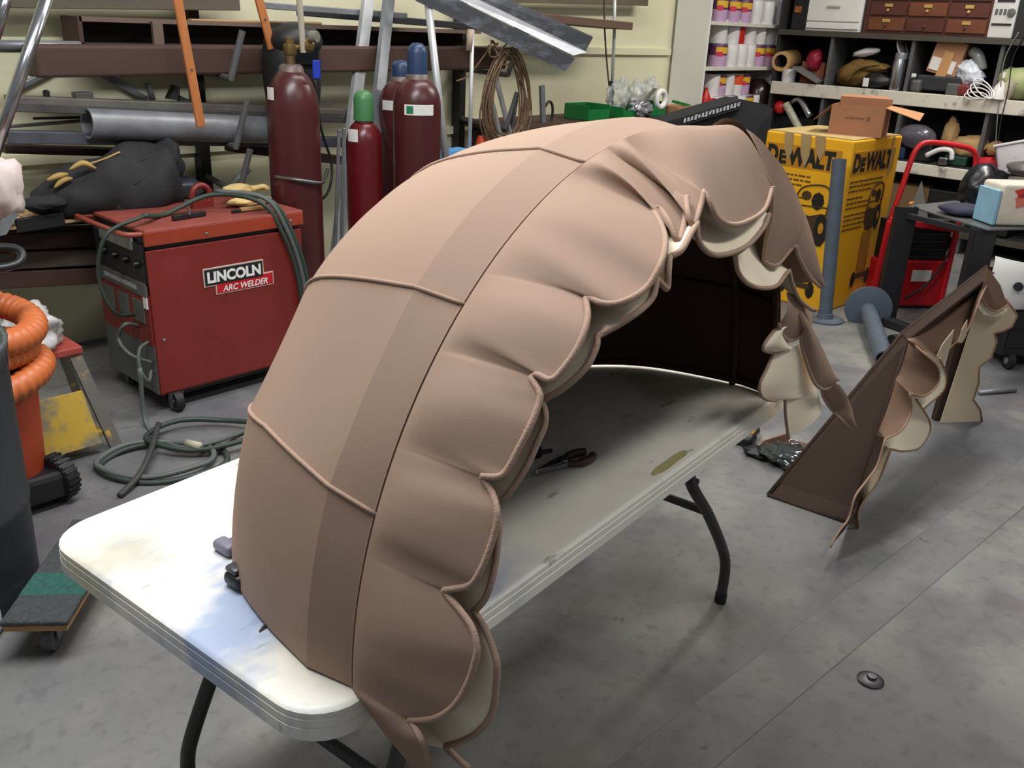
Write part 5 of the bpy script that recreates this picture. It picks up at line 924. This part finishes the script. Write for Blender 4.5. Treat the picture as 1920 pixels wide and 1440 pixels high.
for i in range(16):
    h3 = random.uniform(.02, .034); obj('white_lettering', gbox(A3+n3*(.25+.047*i)-off.normalized()*.033-ZV*.026, (.016, .003, h3), (tv, off.normalized(), ZV)), mat('grey_white_print', (176, 178, 182), .6), t)
    if i % 2: obj('white_lettering', gbox(A3+n3*(.262+.047*i)-off.normalized()*.033-ZV*(.016+.02*(i % 4 == 1)), (.02, .003, .006), (tv, off.normalized(), ZV)), _M['grey_white_print'], t)
# ================================================================== red trolley with heater, black stand, right edge clutter
rt_ = mat('red_tube', (214, 36, 44), .35, 0, .06, 4); rb = mat('red_box', (190, 22, 32), .4, 0, .08, 4)
f0, f1_ = Vector((5.80, 2.13, 0)), Vector((6.16, 1.81, 0)); rd_ = (f1_-f0).normalized(); rn = Vector((-rd_.y, rd_.x, 0))       # rn points away
def aP(px, py, p0, n): return _hit(px, py, n, Vector(p0).dot(n))
t = thing('red_trolley', 'red steel trolley with a tall looped handle carrying a red heater', 'trolley', (f0+f1_)/2)
bk = f0+rn*.12
obj('handle_loop', gtube(smooth_pts([aP(1668, 415, bk, rn), aP(1690, 355, bk, rn), aP(1708, 302, bk, rn), aP(1722, 276, bk, rn), aP(1745, 267, bk, rn), aP(1805, 275, bk, rn), aP(1826, 285, bk, rn), aP(1830, 305, bk, rn), aP(1820, 345, bk, rn), aP(1808, 388, bk, rn), aP(1795, 430, bk, rn)], 6), .017, 12), rt_, t, 'all')
a_, b_ = aP(1668, 414, f0, rn), aP(1795, 428, f0, rn); obj('cross_tube', gbar(a_, b_, .05, .05, ZV, .012), rt_, t)
lo, hi = .0, aP(1660, 488, f0, rn).z
wl = (f1_-f0).length; md = (f0+f1_)/2
obj('heater_box', gbox(md+rn*.06+ZV*(hi/2+.01), (wl, .12, hi-.02), (rd_, rn, ZV), .012), rb, t); obj('heater_upper', gbox(md+rn*.075+ZV*((hi+a_.z)/2), (wl*.92, .09, a_.z-hi), (rd_, rn, ZV)), mat('grill_black', (28, 26, 26), .6), t)
for k in range(5): obj('grill_bar', gbox(md+rn*.025+ZV*lerp(hi+.02, a_.z-.03, k/4), (wl*.88, .01, .008), (rd_, rn, ZV)), mat('grill_line', (58, 50, 48), .5), t)
for k in range(2): obj('side_rail', gbar((f0, f1_)[k]+ZV*.02, (a_, b_)[k], .03, .03, ZV, .006), rt_, t)
lc = aP(1727, 517, f0, rn)-rn*.004; obj('white_label', gbox(lc, (.13, .003, .075), (rd_, rn, ZV)), whitel, t)
cable('heater_cord', 'black cord looping in front of the red heater', [aP(1695, 560, f0-rn*.03, rn), aP(1730, 540, f0-rn*.05, rn), aP(1765, 500, f0-rn*.04, rn), aP(1780, 470, f0-rn*.03, rn)], .007, rub)
# black stand with grey sheet top
kz = .70; S_ = [aZ(1703, 388, kz), aZ(1790, 378, kz), aZ(1960, 430, kz), aZ(1852, 433, kz)]
bs = thing('black_stand', 'black channel-legged stand with a grey sheet top', 'stand', G(aZ(1662, 600)))
obj('sheet_top', gprism([S_[0], S_[1], aZ(2010, 420, kz), S_[2], S_[3]], ZV*.008), mat('grey_sheet_top', (110, 110, 110), .3, .3, .12, 8), bs)
chn = mat('black_channel', (34, 35, 38), .5, 0, .12, 8)
def chleg(f, top, w_=.12):
    f = Vector(f); tp_ = Vector((f.x, f.y, top)); d_ = Vector((.72, -.69, 0)); n2 = Vector((.69, .72, 0))
    obj('leg', merge(gbox((f+tp_)/2, (w_, .008, top), (d_, n2, ZV)), gbox((f+tp_)/2+d_*w_/2+n2*.025, (.008, .05, top), (d_, n2, ZV)), gbox((f+tp_)/2-d_*w_/2+n2*.025, (.008, .05, top), (d_, n2, ZV))), chn, bs)
l1 = G(aZ(1660, 603)); chleg(l1, kz+.02); l2 = G(S_[3])+Vector((.05, .02, 0)); chleg(l2, kz-.005); chleg(l2+Vector((.55, .12, 0)), kz-.01, .08)
obj('base_rail', gbar(l1+Vector((-.06, .04, .03)), l2+Vector((-.05, 0, .03)), .07, .05, ZV, .006), chn, bs); obj('top_rail', gbar(l1+ZV*(kz-.03), l2+ZV*(kz-.03), .03, .03), chn, bs)
cpt = G(aZ(1672, 645)); obj('caster', gtube([cpt+Vector((-.02, .0, .03)), cpt+Vector((.02, -.01, .03))], .03, 16), rub, bs, 50)
obj('spark_plug', gtube([S_[0]+ZV*.018+XV*.02, S_[0]+ZV*.018+XV*.06], .01, 8), mat('amber_lens', (226, 140, 70), .3), None, 'all', 'small amber fitting at the corner of the grey sheet', 'fitting')
p = aZ(1808, 402, kz+.01); t = thing('navy_cap', 'navy blue cap lying on the grey sheet top', 'cap', p); nav = mat('navy_cloth', (36, 42, 62), .8)
obj('crown', gblob(p+ZV*.028, (.15, .13, .035), .12, 1.6, 4, 3, (Vector((.8, -.6, 0)), Vector((.6, .8, 0)), ZV), kz+.01), nav, t, 'all'); obj('brim', gblob(p+Vector((.1, -.08, .014)), (.1, .07, .01), .1, 2, 2, 3), nav, t, 'all')
obj('folded_paper', gprism([aZ(1806, 388, kz+.01), aZ(1838, 392, kz+.01), aZ(1840, 388, kz+.01)+ZV*.04, aZ(1822, 380, kz+.01)+ZV*.06], Vector((.02, .03, 0))), whitel, None, False, 'folded white paper behind the navy cap', 'paper')
p = aZ(1884, 424, kz+.01); t = thing('paint_tub', 'cream tub with red splashes on the grey sheet top', 'tub', p)
tv2 = Vector((.75, -.66, 0)); tn = Vector((.66, .75, 0)); obj('tub', gbox(p+tv2*.10+tn*.1+ZV*.115, (.32, .2, .23), (tv2, tn, ZV), .02, 3), mat('cream_tub', (216, 206, 188), .5), t, 40); obj('blue_side', gbox(p-tv2*.075+tn*.09+ZV*.10, (.02, .19, .19), (tv2, tn, ZV), .004), mat('pale_blue', (142, 186, 208), .5), t)
for k, (x, z, a1, b1) in enumerate(((.09, .185, .085, .03), (.06, .14, .04, .04), (.13, .10, .045, .05), (.17, .15, .05, .05))):
    obj('red_splash', gprism([p+tv2*(x+a1*math.cos(i*.7)*(1+.25*math.sin(i*2.3)))+ZV*(z+b1*math.sin(i*.7)*(1+.2*math.cos(i*3.1)))-tn*.0015 for i in range(9)], -tn*.0015), mat('splash_red', (214, 56, 50), .5) if k % 2 == 0 else mat('splash_pale', (222, 120, 104), .5), t)
p = aZ(1868, 402, kz+.01)+Vector((.18, .16, 0)); obj('black_bin_bag', gblob(p+ZV*.11, (.17, .13, .15), .25, 2, 5, 3, None, kz+.01), mat('glossy_black', (22, 22, 25), .3), None, 'all', 'glossy black bag standing behind the cream tub', 'bag')
obj('smoky_lid', gblob(p+Vector((.2, -.2, .24)), (.16, .14, .05), .15, 2, 9, 3), mat('smoky_grey', (92, 88, 86), .25), None, 'all', 'smoky plastic lid on top of the cream tub', 'lid')
# black cabinet, mask and lower clutter at the right edge
t = thing('black_tool_cabinet', 'low black rolling cabinet at the right edge of the frame', 'cabinet', (5.75, 1.15, 0)); 
g0 = G(aZ(1868, 690)); gd = Vector((.7, -.71, 0)); gn = Vector((.71, .7, 0))
obj('case', gbox(g0+gd*.35+gn*.2+ZV*.27, (.7, .4, .40), (gd, gn, ZV), .01), blk, t)
for z in (.17, .28, .39): obj('drawer', gbox(g0+gd*.35-gn*.004+ZV*z, (.66, .012, .095), (gd, gn, ZV), .004), blackp, t)
for s in (.06, .5):
    w3 = g0+gd*s+gn*.0; cst = obj('caster', gtube([w3+ZV*.045-gd*.015, w3+ZV*.045+gd*.015], .045, 18), rub, t, 50); obj('hub', gtube([w3+ZV*.045-gd*.019, w3+ZV*.045+gd*.019], .018, 12), galv, cst, 50)
obj('kraft_sheet', gbox(g0+gd*.3+gn*.2+ZV*.485, (.5, .3, .02), (gd, gn, ZV)), kraft, None, False, 'brown cardboard sheet on the low black cabinet', 'cardboard'); obj('white_rag', gblob(g0+gd*.25+gn*.18+ZV*.54, (.14, .09, .05), .4, 2, 6, 3, None, g0.z+.496), whitel, None, 'all', 'white rag on the cardboard sheet at the right edge', 'rag')
mc = aD(1891, 536, 4.75); t = thing('white_mask', 'white plastic mask with a black eye hole at the right edge', 'mask', mc-ZV*.12)
mx = (_R0*.9+Vector((0, 0, -.1))).normalized(); mz = Vector((.12, -.1, 1)).normalized(); my = mz.cross(mx).normalized()
def mask(u, v):
    a_ = (u-.5)*2; b_ = (v-.5)*2; w2 = .155*(1-.25*max(0, -b_)**2); return mc+mx*(a_*w2+.03)+mz*(b_*.125+.02*a_*a_)-_F*(.07*(1-.6*a_*a_-.5*b_*b_))
obj('shell', ggrid(mask, 18, 18), whitel, t, 'all'); obj('eye_hole', gprism([mask(.5, .46)-_F*.012+_R*(.027*math.cos(i*.5236))*1.0+_U*(.024*math.sin(i*.5236))-_R*.02 for i in range(12)], -_F*.004), blackp, t)
a_, b_ = G(aZ(1835, 740), .012), G(aZ(1903, 735), .012); obj('steel_bar', gtube([a_, b_], .012, 10), galv, None, 'all', 'steel bar lying on the floor right of the brown awning', 'bar')
# ================================================================== brown trestle-shaped awning on the floor
brn = mat('brown_awning_cloth', (58, 44, 37), .8, 0, .05, 4, .05, 300, spec=.2); brl = mat('brown_lit_cloth', (116, 91, 74), .8, 0, .05, 4, spec=.2); cr2 = mat('tan_lining_cloth', (196, 178, 150), .8, 0, .05, 5, spec=.2)  # brl: same brown cloth as brn, paler to paint in the light on its front
a2 = thing('brown_awning', 'brown angular fabric awning with cream scalloped lining standing on the floor', 'awning', (3.6, 1.1, 0))
p1 = G(aZ(1440, 930), .004); p2 = G(aZ(1590, 982), .004); Ab = aY(1692, 625, 1.16); Af = aY(1703, 636, 1.06); Bb = aY(1850, 500, 1.22); Bf = aY(1862, 512, 1.10)
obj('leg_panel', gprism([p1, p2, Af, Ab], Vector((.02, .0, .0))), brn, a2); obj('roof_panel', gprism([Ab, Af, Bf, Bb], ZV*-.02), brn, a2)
nrm = Vector((.565, .825, 0)); FP = Vector((4.19, 1.118, 0))
def aQ(px, py, k=0.): return _hit(px, py, nrm, FP.dot(nrm)+k)
low = [(1712, 642), (1757, 668), (1788, 646), (1815, 618), (1838, 560)]
roofv = [Af] + [aY(*q, 1.02) for q in low] + [Bf]; 
obj('frame_edge', gtube([p1, Ab, Bb], .009, 8), brn, a2, 'all'); obj('frame_edge', gtube([p1, p2], .009, 8), brn, a2, 'all'); obj('rim_piping', gtube([p2, Af, Bf], .006, 8), brn, a2, 'all')
def tab(rim, hem, m, nm, sm=4):
    """cloth between a straight rim and a scalloped hem"""
    H = smooth_pts(hem, sm); k = len(H); Rm = [Vector(rim[0]).lerp(Vector(rim[1]), i/(k-1)) for i in range(k)]
    g = ggrid(lambda u, v: Rm[round(u*(k-1))].lerp(H[round(u*(k-1))], v)+Vector((0, -.012*math.sin(math.pi*v)*math.sin(math.pi*u), 0)), k, 8)
    o = obj(nm, g, m, a2, 'all'); obj('hem_binding', gtube(H, .004, 6), mat('brown_binding', (150, 118, 94), .8), o, 'all'); return o
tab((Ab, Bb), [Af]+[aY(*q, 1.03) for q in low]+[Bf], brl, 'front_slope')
L_ = lambda f: Af.lerp(p2, f)
Yo, Yi = .948, .975
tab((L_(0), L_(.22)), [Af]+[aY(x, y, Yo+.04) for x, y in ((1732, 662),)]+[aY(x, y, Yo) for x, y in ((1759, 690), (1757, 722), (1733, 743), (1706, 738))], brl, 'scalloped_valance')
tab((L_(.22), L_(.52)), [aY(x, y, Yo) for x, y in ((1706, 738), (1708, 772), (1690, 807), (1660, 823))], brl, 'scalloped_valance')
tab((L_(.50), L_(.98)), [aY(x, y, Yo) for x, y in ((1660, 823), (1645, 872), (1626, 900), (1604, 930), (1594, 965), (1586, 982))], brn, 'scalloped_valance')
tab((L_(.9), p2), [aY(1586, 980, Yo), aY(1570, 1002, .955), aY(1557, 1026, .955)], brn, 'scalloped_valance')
tab((L_(.02), L_(.3)), [aY(x, y, Yi) for x, y in ((1762, 672), (1774, 702), (1768, 733), (1733, 765))], cream, 'valance_lining')
tab((L_(.26), L_(.6)), [aY(x, y, Yi) for x, y in ((1718, 749), (1745, 796), (1726, 838), (1694, 846), (1671, 842))], cream, 'valance_lining')
tab((L_(.56), p2), [aY(x, y, Yi) for x, y in ((1671, 842), (1648, 900), (1626, 930), (1609, 962), (1608, 998), (1576, 1040))], cr2, 'valance_lining')
obj('cream_scrap', gprism([aY(1757, 668, 1.0), aY(1766, 648, 1.0), aY(1778, 632, 1.0), aY(1789, 618, 1.0), aY(1783, 648, 1.0), aY(1768, 684, 1.0)], Vector((.003, .003, 0))), cr2, a2)
obj('cream_scrap', gprism([aY(1797, 642, 1.0), aY(1804, 618, 1.0), aY(1814, 600, 1.0), aY(1813, 628, 1.0), aY(1804, 643, 1.0)], Vector((.003, .003, 0))), cr2, a2)
far = [(1835, 566), (1885, 560), (1899, 578), (1907, 592), (1897, 613), (1880, 621), (1864, 625), (1869, 640), (1858, 671), (1836, 688), (1835, 718), (1825, 749), (1838, 768), (1841, 790), (1763, 793), (1811, 644)]
fpn = obj('far_leg_lining', gprism([aQ(*q) for q in far], nrm*.004), cr2, a2); obj('hem_binding', gtube([aQ(*q) for q in far[1:14]], .005, 6), mat('brown_binding', (150, 118, 94)), fpn, 'all')
obj('far_leg_post', gprism([aQ(1751, 797, .03), aQ(1763, 793, .03), aQ(1813, 640, .03), aQ(1792, 646, .03)], nrm*.03), brn, a2)
ft = [(1851, 500), (1876, 535), (1889, 572), (1868, 584), (1850, 574), (1840, 556)]
fa = obj('far_valance', gprism([aQ(*q, -.06) for q in ft], nrm*.004), brl, a2); obj('hem_binding', gtube(smooth_pts([aQ(*q, -.062) for q in ft[2:]], 4), .004, 6), _M['brown_binding'], fa, 'all')
obj('far_valance_lining', gprism([aQ(*q, -.045) for q in ((1838, 560), (1856, 572), (1886, 572), (1889, 582), (1868, 594), (1845, 590), (1834, 576))], nrm*.003), cream, a2)
# ================================================================== floor bits between the awnings
p = G(aZ(1400, 826)); t = thing('tape_measure', 'yellow and black tape measure on the floor beyond the table', 'tape measure', p); td = Vector((.75, .2, 0)).normalized(); tn2 = Vector((-td.y, td.x, 0))
obj('case', gbox(p+ZV*.025, (.16, .08, .05), (td, tn2, ZV), .02, 3), blackp, t, 40); obj('yellow_face', gbox(p+ZV*.05+td*.02, (.10, .06, .02), (td, tn2, ZV), .008, 3), mat('tool_yellow', (226, 168, 30), .45), t, 40); obj('clip', gbox(p+ZV*.03-tn2*.042, (.04, .006, .02), (td, tn2, ZV)), chrome, t)
p = G(aZ(1450, 862)); t = thing('scrap_tray', 'torn brown cardboard tray on the floor beyond the table', 'tray', p); kb = mat('torn_brown_card', (92, 66, 54), .8, 0, .15, 12)
obj('base', gprism([G(aZ(x, y), .003) for x, y in ((1412, 855), (1430, 842), (1482, 828), (1514, 836), (1490, 868), (1450, 870))], ZV*.008), kb, t); obj('wall', gprism([G(aZ(1424, 846), .01), G(aZ(1480, 830), .01), G(aZ(1480, 830), .05), G(aZ(1428, 843), .04)], Vector((.0, .008, 0))), mat('card_edge', (140, 104, 84), .8), t)
obj('foil_pouch', gblob(G(aZ(1480, 868), .035), (.10, .13, .032), .35, 2, 7, 4, None, .004), mat('smoky_foil', (70, 76, 74), .15, .5, .3, 12), None, 'all', 'shiny dark plastic pouch with parts on the torn cardboard tray', 'pouch')
obj('washer', gtube([G(aZ(1484, 858), .072)+Vector((.022*math.cos(i*.524), .022*math.sin(i*.524), .002*math.sin(i))) for i in range(12)], .0025, 6, True), chrome, None, 'all', 'bright metal ring on the dark plastic pouch', 'ring')
obj('frayed_scrap', gblob(G(aZ(1420, 855), .018), (.05, .06, .016), .5, 3, 12, 3, None, .003), blk, None, 'all', 'black frayed scrap beside the torn cardboard tray', 'scrap')
